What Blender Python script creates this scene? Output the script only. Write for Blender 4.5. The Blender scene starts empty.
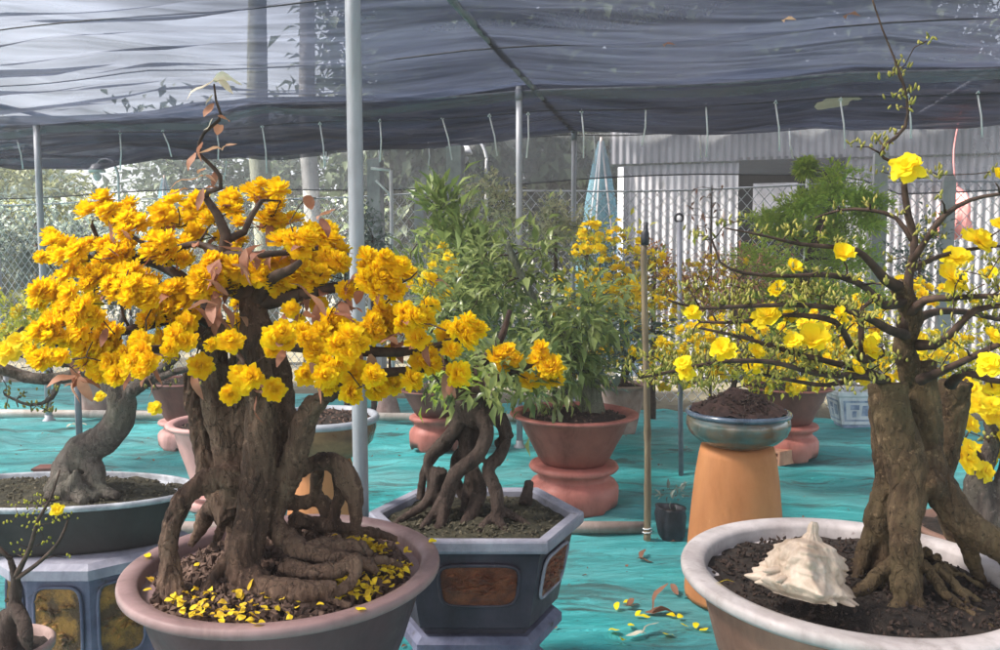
import bpy, math, random
from mathutils import Vector, Matrix, noise, Quaternion
R = random.Random(7)
PI = math.pi
S = bpy.context.scene
COL = S.collection
V = Vector

# ------------------------------------------------------------------ camera
F = 800.0
CAMH = 1.40
PITCH = math.atan(60.0 / F)
cp, sp = math.cos(PITCH), math.sin(PITCH)
def at(px, py, Y):
    """photo pixel -> world point on the vertical plane at distance Y"""
    x = (px - 500) / F; y = -(py - 325) / F
    d = V((x, cp + y * sp, -sp + y * cp))
    t = Y / d.y
    return V((0, 0, CAMH)) + d * t
cam = bpy.data.cameras.new("camera"); camo = bpy.data.objects.new("camera", cam); COL.objects.link(camo)
cam.sensor_width = 36; cam.lens = 36 * F / 1000.0
cam.clip_start = 0.05; cam.clip_end = 2000
camo.location = (0, 0, CAMH); camo.rotation_euler = (PI / 2 - PITCH, 0, 0)
S.camera = camo

# ------------------------------------------------------------------ materials
def mat(name): 
    m = bpy.data.materials.new(name); m.use_nodes = True
    nt = m.node_tree; b = nt.nodes["Principled BSDF"]
    return m, nt, b
def ramp(nt, src, stops):
    r = nt.nodes.new("ShaderNodeValToRGB")
    e = r.color_ramp.elements
    while len(e) < len(stops): e.new(0.5)
    for i, (p, c) in enumerate(stops):
        e[i].position = p; e[i].color = (*c, 1) if len(c) == 3 else c
    nt.links.new(src, r.inputs[0]); return r.outputs[0]
def coords(nt, scale=(1, 1, 1), rot=(0, 0, 0)):
    t = nt.nodes.new("ShaderNodeTexCoord"); mp = nt.nodes.new("ShaderNodeMapping")
    mp.inputs["Scale"].default_value = scale; mp.inputs["Rotation"].default_value = rot
    nt.links.new(t.outputs["Object"], mp.inputs[0]); return mp.outputs[0]
def ntex(nt, vec, scale, detail=6, rough=0.6, dist=0.0):
    n = nt.nodes.new("ShaderNodeTexNoise")
    n.inputs["Scale"].default_value = scale; n.inputs["Detail"].default_value = detail
    n.inputs["Roughness"].default_value = rough; n.inputs["Distortion"].default_value = dist
    nt.links.new(vec, n.inputs["Vector"]); return n.outputs["Fac"]
def mixc(nt, fac, a, b, mode="MIX"):
    m = nt.nodes.new("ShaderNodeMix"); m.data_type = "RGBA"; m.blend_type = mode
    for s, v in ((0, fac), (6, a), (7, b)):
        if hasattr(v, "is_linked") or hasattr(v, "node"): nt.links.new(v, m.inputs[s])
        else: m.inputs[s].default_value = v if s == 0 else (*v, 1)
    return m.outputs[2]
def bump(nt, b, h, strength=0.5, dist=0.01):
    n = nt.nodes.new("ShaderNodeBump"); n.inputs["Strength"].default_value = strength; n.inputs["Distance"].default_value = dist
    nt.links.new(h, n.inputs["Height"]); nt.links.new(n.outputs[0], b.inputs["Normal"])

def simple(name, c1, c2, scale=8, rough=0.7, bs=0.25, bd=0.004, stretch=(1, 1, 1), spec=0.4, speck=None, metal=0, lo=0.35, hi=0.65, grime=0.75):
    m, nt, b = mat(name)
    v = coords(nt, stretch)
    f = ntex(nt, v, scale)
    c = ramp(nt, f, [(lo, c1), (hi, c2)])
    if speck:
        f2 = ntex(nt, v, speck[1], 8, 0.7)
        s = ramp(nt, f2, [(speck[2], (0, 0, 0)), (speck[2] + 0.08, (1, 1, 1))])
        c = mixc(nt, s, c, speck[0])
    gv = coords(nt, (1, 1, 0.45)); g1 = ntex(nt, gv, 5.5, 10, 0.72, 0.5); g2 = ntex(nt, coords(nt, (3.2, 3.2, .35)), 6, 6, 0.65)
    gr = ramp(nt, g1, [(0.34, (.50, .48, .45)), (0.47, (.92, .92, .92)), (0.60, (1.05, 1.05, 1.05)), (0.72, (1.25, 1.24, 1.22))])
    gs = ramp(nt, g2, [(0.32, (.74, .73, .71)), (0.46, (1, 1, 1)), (0.66, (1.12, 1.12, 1.12))])
    c = mixc(nt, grime, c, gr, "MULTIPLY"); c = mixc(nt, grime * .75, c, gs, "MULTIPLY")
    nt.links.new(c, b.inputs["Base Color"])
    rv = nt.nodes.new("ShaderNodeMapRange"); rv.inputs[1].default_value = .35; rv.inputs[2].default_value = .65; rv.inputs[3].default_value = min(1, rough + .18); rv.inputs[4].default_value = max(.05, rough - .12)
    nt.links.new(g1, rv.inputs[0]); nt.links.new(rv.outputs[0], b.inputs["Roughness"]); b.inputs["Specular IOR Level"].default_value = spec
    b.inputs["Metallic"].default_value = metal
    f3 = ntex(nt, v, scale * 9, 5)
    bump(nt, b, f3, bs, bd)
    return m

def leafy(name, c1, c2, trans=0.35, rough=0.5, scale=14, tcol=None, spec=0.3):
    m, nt, b = mat(name)
    g = nt.nodes.new("ShaderNodeNewGeometry")
    f = ntex(nt, coords(nt), scale, 3)
    add = nt.nodes.new("ShaderNodeMath"); add.operation = "MULTIPLY_ADD"
    nt.links.new(g.outputs["Random Per Island"], add.inputs[0]); add.inputs[1].default_value = 0.5
    nt.links.new(f, add.inputs[2])
    c = ramp(nt, add.outputs[0], [(0.35, c1), (1.0, c2)])
    nt.links.new(c, b.inputs["Base Color"]); b.inputs["Roughness"].default_value = rough
    b.inputs["Specular IOR Level"].default_value = spec
    t = nt.nodes.new("ShaderNodeBsdfTranslucent")
    if tcol: t.inputs[0].default_value = (*tcol, 1)
    else: nt.links.new(c, t.inputs[0])
    mx = nt.nodes.new("ShaderNodeMixShader"); mx.inputs[0].default_value = trans
    nt.links.new(b.outputs[0], mx.inputs[1]); nt.links.new(t.outputs[0], mx.inputs[2])
    nt.links.new(mx.outputs[0], nt.nodes["Material Output"].inputs[0])
    return m

def bark(name, c1, c2, c3, moss=None, scale=9):
    m, nt, b = mat(name)
    v = coords(nt, (1, 1, 0.28)); vv = coords(nt, (1, 1, 0.45))
    v2 = coords(nt)
    f = ntex(nt, v, scale * 1.6, 10, 0.72, 0.6)
    c = ramp(nt, f, [(0.34, c1), (0.50, c2), (0.68, c3)])
    f1 = ntex(nt, v2, 6, 5, 0.6)
    s = ramp(nt, f1, [(0.45, (0, 0, 0)), (0.66, (1, 1, 1))])
    c = mixc(nt, s, c, mixc(nt, f, moss if moss else c2, c3))
    # flaking plates: lighter islands with dark cracks between them
    vo = nt.nodes.new("ShaderNodeTexVoronoi"); vo.feature = "DISTANCE_TO_EDGE"; vo.inputs["Scale"].default_value = 34
    wv = nt.nodes.new("ShaderNodeVectorMath"); wv.operation = "ADD"
    nz = nt.nodes.new("ShaderNodeTexNoise"); nz.inputs["Scale"].default_value = 22; nz.inputs["Detail"].default_value = 5; nt.links.new(vv, nz.inputs["Vector"])
    sc = nt.nodes.new("ShaderNodeVectorMath"); sc.operation = "SCALE"; sc.inputs["Scale"].default_value = 0.09; nt.links.new(nz.outputs["Color"], sc.inputs[0])
    nt.links.new(vv, wv.inputs[0]); nt.links.new(sc.outputs[0], wv.inputs[1]); nt.links.new(wv.outputs[0], vo.inputs["Vector"])
    cr = ramp(nt, vo.outputs["Distance"], [(0.0, (1, 1, 1)), (0.07, (0, 0, 0))])
    pk = ntex(nt, v2, 9, 4, 0.6); pm = ramp(nt, pk, [(0.44, (0, 0, 0)), (0.60, (.34, .34, .34))])
    cm = mixc(nt, 1.0, cr, pm, "MULTIPLY")
    c = mixc(nt, cm, c, tuple(x * .45 for x in c1))
    f4 = ntex(nt, v2, 55, 8, 0.75)
    s4 = ramp(nt, f4, [(0.56, (0, 0, 0)), (0.66, (.7, .7, .7))])
    c = mixc(nt, s4, c, tuple(min(1, x * 1.45) for x in c3))
    s5 = ramp(nt, ntex(nt, v2, 80, 8, 0.75), [(0.36, (.8, .8, .8)), (0.44, (0, 0, 0))])
    c = mixc(nt, s5, c, tuple(x * .6 for x in c1))
    nt.links.new(c, b.inputs["Base Color"]); b.inputs["Roughness"].default_value = 0.85
    b.inputs["Specular IOR Level"].default_value = 0.25
    f5 = ntex(nt, v, 60, 8, 0.75)
    hm_ = nt.nodes.new("ShaderNodeMath"); hm_.operation = "SUBTRACT"; nt.links.new(f5, hm_.inputs[0]); nt.links.new(cm, hm_.inputs[1])
    bump(nt, b, hm_.outputs[0], 1.0, 0.012)
    return m

M = {}
M["petal"] = leafy("golden_petals", (0.93, 0.51, 0.003), (0.98, 0.77, 0.018), 0.50, 0.6, 12, (0.98, 0.74, 0.010), 0.10)
M["petal_fallen"] = leafy("fallen_petals", (0.30, 0.13, 0.015), (0.97, 0.72, 0.03), 0.25, 0.7, 60)
M["petal_lemon"] = leafy("lemon_petals", (0.90, 0.64, 0.004), (0.97, 0.80, 0.03), 0.42, 0.6, 12, (0.97, 0.76, 0.015), 0.15)
M["dryleaf"] = leafy("copper_dry_leaves", (0.22, 0.075, 0.045), (0.52, 0.26, 0.17), 0.3, 0.6, 18)
M["paleleaf"] = leafy("pale_leaves", (0.62, 0.55, 0.42), (0.75, 0.70, 0.58), 0.3, 0.6)
M["peachleaf"] = leafy("peach_leaves", (0.62, 0.33, 0.18), (0.75, 0.48, 0.32), 0.3, 0.6)
M["leaf_dark"] = leafy("dark_green_leaves", (0.06, 0.105, 0.030), (0.36, 0.42, 0.14), 0.36, 0.30, 7, None, 0.55)
M["leaf_mid"] = leafy("mid_green_leaves", (0.09, 0.15, 0.04), (0.32, 0.40, 0.12), 0.3, 0.45, 6)
M["leaf_bright"] = leafy("bright_green_leaves", (0.20, 0.32, 0.04), (0.56, 0.68, 0.12), 0.4, 0.5, 6)
M["leaf_yellowgreen"] = leafy("yellow_green_leaves", (0.20, 0.26, 0.04), (0.62, 0.58, 0.08), 0.4, 0.5, 6)
M["leaf_cream"] = leafy("variegated_cream_leaves", (0.20, 0.25, 0.12), (0.72, 0.68, 0.46), 0.3, 0.5, 9)
M["leaf_grey"] = leafy("grey_green_leaves", (0.06, 0.09, 0.08), (0.24, 0.29, 0.25), 0.3, 0.5, 5)
M["leaf_bg"] = leafy("distant_green_leaves", (0.030, 0.048, 0.026), (0.09, 0.12, 0.06), 0.25, 0.6, 1.2)
M["leaf_hazy"] = leafy("hazy_green_leaves", (0.07, 0.09, 0.035), (0.24, 0.25, 0.10), 0.3, 0.6, 3)  # distance haze muted into the leaf green
M["leaf_rust"] = leafy("rusty_twig_leaves", (0.13, 0.055, 0.035), (0.34, 0.17, 0.11), 0.3, 0.6, 8)
M["leaf_orange"] = leafy("orange_leaves", (0.45, 0.14, 0.03), (0.7, 0.30, 0.08), 0.3, 0.6, 8)
M["bud"] = leafy("olive_buds", (0.10, 0.105, 0.018), (0.42, 0.38, 0.085), 0.15, 0.5, 20)
M["bark_warm"] = bark("warm_brown_bark", (0.026, 0.014, 0.010), (0.095, 0.056, 0.039), (0.22, 0.143, 0.100), (0.080, 0.047, 0.033))
M["bark_olive"] = bark("olive_brown_bark", (0.020, 0.012, 0.007), (0.080, 0.050, 0.028), (0.19, 0.13, 0.073), (0.085, 0.070, 0.030))
M["bark_dark"] = bark("dark_bark", (0.02, 0.013, 0.011), (0.06, 0.040, 0.032), (0.12, 0.085, 0.07))
M["bark_grey"] = bark("grey_bark", (0.04, 0.03, 0.026), (0.10, 0.078, 0.068), (0.19, 0.16, 0.14), (0.08, 0.09, 0.06))
M["bark_green"] = bark("grey_green_bark", (0.05, 0.055, 0.04), (0.13, 0.14, 0.10), (0.22, 0.22, 0.17))
M["bark_pale"] = bark("pale_bark", (0.10, 0.10, 0.095), (0.20, 0.20, 0.19), (0.32, 0.31, 0.30))
M["twig"] = simple("dark_twigs", (0.025, 0.014, 0.010), (0.085, 0.050, 0.035), 30, 0.8)
M["cut"] = simple("cut_wood", (0.05, 0.03, 0.02), (0.11, 0.07, 0.045), 20, 0.85)
M["soil"] = simple("dark_soil", (0.014, 0.010, 0.008), (0.05, 0.035, 0.026), 30, 0.95, 0.9, 0.01)
M["soil_red"] = simple("red_brown_soil", (0.022, 0.010, 0.008), (0.07, 0.035, 0.027), 30, 0.95, 0.9, 0.012)
M["soil_moss"] = simple("mossy_soil", (0.022, 0.022, 0.012), (0.085, 0.075, 0.045), 22, 0.95, 0.9, 0.01)
M["clod"] = leafy("dark_clods", (0.010, 0.007, 0.006), (0.055, 0.036, 0.028), 0.0, 0.95, 20)
M["mulch"] = leafy("bark_chips", (0.03, 0.017, 0.012), (0.16, 0.10, 0.075), 0.0, 0.85, 20)
M["crumb"] = leafy("soil_crumbs", (0.03, 0.026, 0.016), (0.12, 0.105, 0.07), 0.0, 0.9, 20)
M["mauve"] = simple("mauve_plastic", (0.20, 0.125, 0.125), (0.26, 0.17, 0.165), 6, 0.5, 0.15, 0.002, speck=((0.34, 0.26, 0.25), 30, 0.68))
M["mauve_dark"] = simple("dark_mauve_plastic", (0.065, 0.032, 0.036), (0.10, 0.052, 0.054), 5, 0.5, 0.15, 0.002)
M["whitelip"] = simple("chalky_white_rim", (0.33, 0.29, 0.285), (0.50, 0.46, 0.455), 7, 0.6, 0.3, 0.003, speck=((0.27, 0.22, 0.21), 26, 0.62))
M["brownpot"] = simple("brown_pot_wall", (0.16, 0.085, 0.06), (0.27, 0.16, 0.12), 4, 0.6, 0.25, 0.003, (1, 1, 0.4))
M["red_pot"] = simple("brick_red_clay", (0.20, 0.055, 0.040), (0.28, 0.088, 0.064), 5, 0.55, 0.2, 0.003, speck=((0.42, 0.19, 0.15), 24, 0.68))
M["pink_clay"] = simple("pink_clay", (0.34, 0.105, 0.082), (0.44, 0.155, 0.125), 5, 0.55, 0.2, 0.003, speck=((0.30, 0.12, 0.10), 20, 0.66))
M["pale_pink"] = simple("pale_pink_clay", (0.52, 0.27, 0.25), (0.62, 0.35, 0.32), 5, 0.55, 0.2, 0.003)
M["brown_red"] = simple("brown_red_clay", (0.13, 0.045, 0.036), (0.20, 0.075, 0.06), 5, 0.5, 0.2, 0.003)
M["terracotta"] = simple("orange_terracotta", (0.40, 0.155, 0.055), (0.50, 0.215, 0.080), 3.5, 0.7, 0.25, 0.004, (1, 1, 0.35), speck=((0.56, 0.32, 0.18), 14, 0.67), grime=.3)
M["glaze"] = simple("teal_brown_glaze", (0.045, 0.105, 0.105), (0.15, 0.085, 0.045), 7, 0.12, 0.05, 0.001, (1, 1, 1.6), 0.8, speck=((0.20, 0.27, 0.26), 9, 0.62))
M["glaze_rim"] = simple("dark_blue_glaze", (0.03, 0.045, 0.075), (0.10, 0.14, 0.19), 9, 0.18, 0.05, 0.001, spec=0.7)
M["ochre_bowl"] = simple("brown_ochre_glaze", (0.12, 0.055, 0.03), (0.30, 0.17, 0.08), 5, 0.35, 0.1, 0.002, (1, 1, 2))
M["greyrim"] = simple("blue_grey_rim", (0.25, 0.27, 0.31), (0.36, 0.38, 0.42), 8, 0.5, 0.2, 0.002)
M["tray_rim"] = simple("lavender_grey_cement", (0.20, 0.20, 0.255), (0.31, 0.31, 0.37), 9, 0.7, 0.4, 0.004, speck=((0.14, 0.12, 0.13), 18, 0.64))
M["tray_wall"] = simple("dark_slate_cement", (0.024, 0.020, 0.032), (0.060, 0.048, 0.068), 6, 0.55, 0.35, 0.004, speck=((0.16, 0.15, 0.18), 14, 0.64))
M["relief"] = simple("rust_red_relief", (0.09, 0.018, 0.008), (0.27, 0.080, 0.030), 26, 0.4, 0.9, 0.01, spec=0.5)
M["ochre"] = simple("ochre_relief", (0.10, 0.055, 0.025), (0.42, 0.21, 0.045), 16, 0.6, 0.9, 0.012, lo=0.42, hi=0.6)
M["blue_cement"] = simple("blue_grey_cement", (0.075, 0.08, 0.135), (0.15, 0.16, 0.235), 8, 0.75, 0.5, 0.005, speck=((0.06, 0.055, 0.06), 13, 0.60))
M["blacktray"] = simple("black_glaze", (0.012, 0.011, 0.011), (0.032, 0.028, 0.027), 6, 0.62, 0.15, 0.002)
M["silver_rim"] = simple("worn_pale_rim", (0.22, 0.23, 0.26), (0.48, 0.50, 0.54), 16, 0.55)
M["porcelain"] = simple("white_porcelain", (0.62, 0.64, 0.68), (0.72, 0.74, 0.78), 5, 0.3)
M["cobalt"] = simple("faded_blue_paint", (0.16, 0.22, 0.36), (0.40, 0.46, 0.58), 14, 0.4)
M["brick"] = simple("hollow_brick_clay", (0.42, 0.20, 0.13), (0.55, 0.30, 0.20), 12, 0.85)
M["black"] = simple("black_plastic", (0.010, 0.012, 0.018), (0.03, 0.033, 0.045), 10, 0.4, 0.4, 0.01)
M["pvc"] = simple("dirty_pale_pipe", (0.36, 0.31, 0.27), (0.55, 0.50, 0.46), 6, 0.6)
M["pvc_tan"] = simple("dusty_tan_pipe", (0.22, 0.165, 0.14), (0.36, 0.28, 0.25), 6, 0.6)
M["steel"] = simple("galvanised_steel", (0.30, 0.31, 0.345), (0.42, 0.43, 0.47), 9, 0.5, 0.15, 0.002, (1, 1, 0.2), 0.5, metal=0.25)
M["steel_dark"] = simple("dull_steel", (0.16, 0.165, 0.20), (0.25, 0.26, 0.30), 9, 0.55, 0.15, 0.002, metal=0.2)
M["wirewhite"] = simple("white_string", (0.70, 0.70, 0.72), (0.82, 0.82, 0.84), 9, 0.7)
M["wireblack"] = simple("black_wire", (0.012, 0.012, 0.018), (0.03, 0.03, 0.04), 9, 0.6)
M["bamboo"] = simple("weathered_bamboo", (0.115, 0.085, 0.055), (0.27, 0.205, 0.125), 12, 0.6, 0.3, 0.003, (1, 1, 0.15))
M["concrete"] = simple("whitewashed_concrete", (0.26, 0.26, 0.275), (0.40, 0.40, 0.415), 6, 0.85, 0.4, 0.006, speck=((0.30, 0.29, 0.30), 12, 0.62))
M["fencewire"] = simple("fence_wire", (0.42, 0.44, 0.48), (0.58, 0.60, 0.64), 5, 0.5)
M["corrugated"] = simple("white_corrugated_sheet", (0.13, 0.13, 0.145), (0.20, 0.20, 0.215), 1.6, 0.5, 0.1, 0.002, (1, 1, 0.3), speck=((0.13, 0.10, 0.09), 3.2, 0.58))
M["corrugated_grey"] = simple("grey_corrugated_sheet", (0.10, 0.10, 0.115), (0.17, 0.17, 0.185), 1.6, 0.6, 0.1, 0.002, (1, 1, 0.3))  # darker sheet; the fascia's dimming behind the side net is put into it
M["inside_shade"] = simple("interior_shade", (0.015, 0.015, 0.022), (0.03, 0.03, 0.04), 3, 0.9)  # near-black walls: the shade inside the shed is put into the colour
M["shell"] = simple("ivory_shell", (0.36, 0.27, 0.20), (0.56, 0.46, 0.38), 16, 0.5, 0.35, 0.004, (1, 1, 1), speck=((0.40, 0.29, 0.22), 20, 0.63))
M["redcloth"] = simple("faded_red_sack", (0.55, 0.14, 0.13), (0.68, 0.30, 0.28), 9, 0.8)
M["lampwhite"] = simple("white_enamel", (0.72, 0.73, 0.75), (0.80, 0.81, 0.83), 9, 0.35)
M["sacking"] = leafy("tan_sacking", (0.45, 0.38, 0.28), (0.62, 0.55, 0.42), 0.4, 0.9, 8)
M["stone"] = simple("pinkish_stone", (0.30, 0.20, 0.18), (0.44, 0.32, 0.29), 10, 0.85)
M["earth"] = simple("bare_earth", (0.04, 0.035, 0.022), (0.09, 0.08, 0.05), 1.5, 0.95, 0.6, 0.03)

def net_material(name, dark, light, open_lo, open_hi, stretch, rotz, trans=0.5, weave=True):
    m, nt, b = mat(name)
    v = coords(nt, stretch, (0, 0, rotz))
    f = ntex(nt, v, 1.3, 5, 0.6, 0.6)
    fb = ntex(nt, coords(nt, (stretch[0] * 1.3, stretch[1] * 2.6, 1), (0, 0, rotz * 1.6)), 1.5, 6, 0.62, 0.8)
    fa = nt.nodes.new("ShaderNodeMath"); fa.operation = "MULTIPLY_ADD"; nt.links.new(fb, fa.inputs[0]); fa.inputs[1].default_value = 0.9
    fs_ = nt.nodes.new("ShaderNodeMath"); fs_.operation = "MULTIPLY_ADD"; nt.links.new(f, fs_.inputs[0]); fs_.inputs[1].default_value = 0.8; fs_.inputs[2].default_value = -0.35
    nt.links.new(fs_.outputs[0], fa.inputs[2]); f = fa.outputs[0]
    v2 = coords(nt, (0.35, 0.35, 0.35)); g = ntex(nt, v2, 1.3, 4, 0.6)
    c = ramp(nt, f, [(0.35, dark), (0.68, light)])
    nt.links.new(c, b.inputs["Base Color"]); b.inputs["Roughness"].default_value = 0.42; b.inputs["Specular IOR Level"].default_value = 0.5
    t = nt.nodes.new("ShaderNodeBsdfTranslucent"); nt.links.new(c, t.inputs[0])
    mx = nt.nodes.new("ShaderNodeMixShader"); mx.inputs[0].default_value = trans
    nt.links.new(b.outputs[0], mx.inputs[1]); nt.links.new(t.outputs[0], mx.inputs[2])
    tr = nt.nodes.new("ShaderNodeBsdfTransparent"); tr.inputs[0].default_value = (0.93, 0.94, 1, 1)
    ad = nt.nodes.new("ShaderNodeMath"); ad.operation = "MULTIPLY_ADD"
    nt.links.new(f, ad.inputs[0]); ad.inputs[1].default_value = 0.6; nt.links.new(g, ad.inputs[2])
    op = nt.nodes.new("ShaderNodeMapRange"); op.inputs[1].default_value = 0.55; op.inputs[2].default_value = 1.05
    op.inputs[3].default_value = open_lo; op.inputs[4].default_value = open_hi
    nt.links.new(ad.outputs[0], op.inputs[0])
    m2 = nt.nodes.new("ShaderNodeMixShader")
    nt.links.new(op.outputs[0], m2.inputs[0]); nt.links.new(mx.outputs[0], m2.inputs[1]); nt.links.new(tr.outputs[0], m2.inputs[2])
    nt.links.new(m2.outputs[0], nt.nodes["Material Output"].inputs[0])
    return m
M["net"] = net_material("shade_net_weave", (0.004, 0.006, 0.013), (0.021, 0.027, 0.046), 0.08, 0.25, (0.35, 2.6, 1), 0.12, 0.5)
M["sidenet"] = net_material("side_net_weave", (0.14, 0.15, 0.16), (0.24, 0.25, 0.27), 0.38, 0.50, (0.6, 0.6, 1.0), 0, 0.4)
M["bluenet"] = net_material("blue_mesh", (0.05, 0.15, 0.20), (0.14, 0.26, 0.32), 0.45, 0.7, (2, 2, 2), 0, 0.5)

def tarp_material():
    m, nt, b = mat("teal_ground_cloth")
    v = coords(nt); vs = coords(nt, (0.45, 2.6, 1))
    f = ntex(nt, vs, 2.2, 8, 0.65, 0.8)
    c = ramp(nt, f, [(0.30, (0.016, 0.20, 0.205)), (0.47, (0.035, 0.40, 0.415)), (0.66, (0.11, 0.58, 0.60))])  # wrinkle shade and pale sheen painted in as stretched dark and light streaks
    d = ntex(nt, coords(nt, (0.7, 3.2, 1), (0, 0, .2)), 1.9, 10, 0.74, 0.7)
    dm = ramp(nt, d, [(0.52, (0, 0, 0)), (0.61, (.85, .85, .85))])
    c = mixc(nt, dm, c, (0.035, 0.060, 0.052))
    sm = ntex(nt, v, 38, 6, 0.75)
    s = ramp(nt, sm, [(0.63, (0, 0, 0)), (0.68, (1, 1, 1))])
    c = mixc(nt, s, c, (0.04, 0.05, 0.040))
    w = ntex(nt, coords(nt, (1, 2, 1)), 0.9, 4, 0.5)
    wm = ramp(nt, w, [(0.42, (0, 0, 0)), (0.66, (0.6, 0.6, 0.6))])
    c = mixc(nt, wm, c, (0.15, 0.37, 0.38))
    nt.links.new(c, b.inputs["Base Color"]); b.inputs["Roughness"].default_value = 0.5; b.inputs["Specular IOR Level"].default_value = 0.35
    h = ntex(nt, coords(nt, (1.2, 5, 1)), 6, 8, 0.7, 1.2)
    bump(nt, b, h, 0.9, 0.05)
    return m
M["tarp"] = tarp_material()

# ------------------------------------------------------------------ mesh helpers
def wloc(o):
    p = V((0, 0, 0))
    while o is not None:
        p = p + o.location; o = o.parent
    return p

class MB:
    def __init__(s): s.v = []; s.f = []; s.mi = []
    def add(s, vs, fs, mi=0):
        n = len(s.v); s.v.extend(tuple(x) for x in vs); s.f.extend(tuple(i + n for i in f) for f in fs)
        s.mi.extend([mi] * len(fs))
    def box(s, c, size, rz=0, taper=1.0, mi=0):
        hx, hy, hz = size[0] / 2, size[1] / 2, size[2] / 2
        q = []
        for z, k in ((-hz, 1), (hz, taper)):
            for x, y in ((-hx, -hy), (hx, -hy), (hx, hy), (-hx, hy)):
                X, Y = x * k, y * k
                q.append((c[0] + X * math.cos(rz) - Y * math.sin(rz), c[1] + X * math.sin(rz) + Y * math.cos(rz), c[2] + z))
        s.add(q, [(3, 2, 1, 0), (4, 5, 6, 7), (0, 1, 5, 4), (1, 2, 6, 5), (2, 3, 7, 6), (3, 0, 4, 7)], mi)
    def mesh(s, name, mats, off=V((0, 0, 0)), smooth=True):
        me = bpy.data.meshes.new(name)
        me.from_pydata([(a - off.x, b - off.y, c - off.z) for a, b, c in s.v], [], s.f)
        ms = mats if isinstance(mats, (list, tuple)) else [mats]
        for m in ms: me.materials.append(m)
        if len(ms) > 1: me.polygons.foreach_set("material_index", s.mi)
        if smooth: me.polygons.foreach_set("use_smooth", [True] * len(me.polygons))
        me.update(); return me
    def build(s, name, mats, parent=None, origin=None, smooth=True):
        off = wloc(parent) if parent is not None else V((0, 0, 0))
        if origin is not None: off = V(origin)
        me = s.mesh(name, mats, off, smooth)
        o = bpy.data.objects.new(name, me); COL.objects.link(o)
        if parent is not None: o.parent = parent; o.location = (off - wloc(parent)) if origin is not None else (0, 0, 0)
        elif origin is not None: o.location = off
        return o

def tag(o, label=None, cat=None, group=None, kind=None):
    if label: o["label"] = label
    if cat: o["category"] = cat
    if group: o["group"] = group
    if kind: o["kind"] = kind
    return o
def thing(name, label, cat, loc, group=None):
    o = bpy.data.objects.new(name, None); COL.objects.link(o); o.location = loc
    o.empty_display_size = 0.1
    return tag(o, label, cat, group)

def spline(pts, rad, step):
    P = [V(p) for p in pts]
    if len(P) == 2: P = [P[0], P[0].lerp(P[1], .5), P[1]]; rad = [rad[0], (rad[0] + rad[1]) / 2, rad[1]]
    out, ro = [], []
    for i in range(len(P) - 1):
        p0 = P[max(i - 1, 0)]; p1 = P[i]; p2 = P[i + 1]; p3 = P[min(i + 2, len(P) - 1)]
        n = max(1, int((p2 - p1).length / step))
        for k in range(n):
            t = k / n; t2, t3 = t * t, t * t * t
            out.append(0.5 * ((2 * p1) + (p2 - p0) * t + (2 * p0 - 5 * p1 + 4 * p2 - p3) * t2 + (3 * p1 - p0 - 3 * p2 + p3) * t3))
            ro.append(rad[i] + (rad[i + 1] - rad[i]) * (t2 * (3 - 2 * t)))
    out.append(P[-1]); ro.append(rad[-1]); return out, ro

def tube(mb, pts, rad, sides=6, step=0.03, rough=0.0, cap=True, mi=0, smooth=True):
    if not isinstance(rad, (list, tuple)): rad = [rad] * len(pts)
    if smooth: P, r = spline(pts, list(rad), step)
    else: P, r = [V(p) for p in pts], list(rad)
    n = len(P); up = None; vs = []
    for i in range(n):
        t = (P[min(i + 1, n - 1)] - P[max(i - 1, 0)])
        t = t.normalized() if t.length > 1e-9 else V((0, 0, 1))
        if up is None:
            up = t.cross(V((0.13, 0.9, 0.3))); up = up.normalized() if up.length > 1e-3 else t.orthogonal().normalized()
        else:
            up = up - t * up.dot(t); up = up.normalized() if up.length > 1e-6 else t.orthogonal().normalized()
        b = t.cross(up)
        for k in range(sides):
            a = 2 * PI * k / sides
            d = up * math.cos(a) + b * math.sin(a)
            rr = r[i]
            if rough: rr *= 1 + rough * noise.noise((P[i] + d * rr) * (2.2 / max(rr, .004)) )
            vs.append(P[i] + d * rr)
    fs = []
    for i in range(n - 1):
        for k in range(sides):
            a = i * sides + k; b_ = i * sides + (k + 1) % sides
            fs.append((a, b_, b_ + sides, a + sides))
    if cap:
        fs.append(tuple(range(sides - 1, -1, -1))); fs.append(tuple((n - 1) * sides + k for k in range(sides)))
    mb.add(vs, fs, mi)

def lathe(mb, prof, c, seg=64, wob=0.0, seed=0, sx=1.0, sy=1.0, mi=0, zf=None):
    vs, fs = [], []
    n = len(prof)
    for i, (r, z) in enumerate(prof):
        for k in range(seg):
            a = 2 * PI * k / seg
            w = 1 + wob * noise.noise((math.cos(a) * 1.5 + seed, math.sin(a) * 1.5, z * 3))
            zz = z if zf is None else zf(i, a, z)
            vs.append((c[0] + r * sx * w * math.cos(a), c[1] + r * sy * w * math.sin(a), c[2] + zz))
    for i in range(n - 1):
        for k in range(seg):
            k2 = (k + 1) % seg
            fs.append((i * seg + k, i * seg + k2, (i + 1) * seg + k2, (i + 1) * seg + k))
    if prof[0][0] > 1e-5: fs.append(tuple(range(seg - 1, -1, -1)))
    mb.add(vs, fs, mi)

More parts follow.
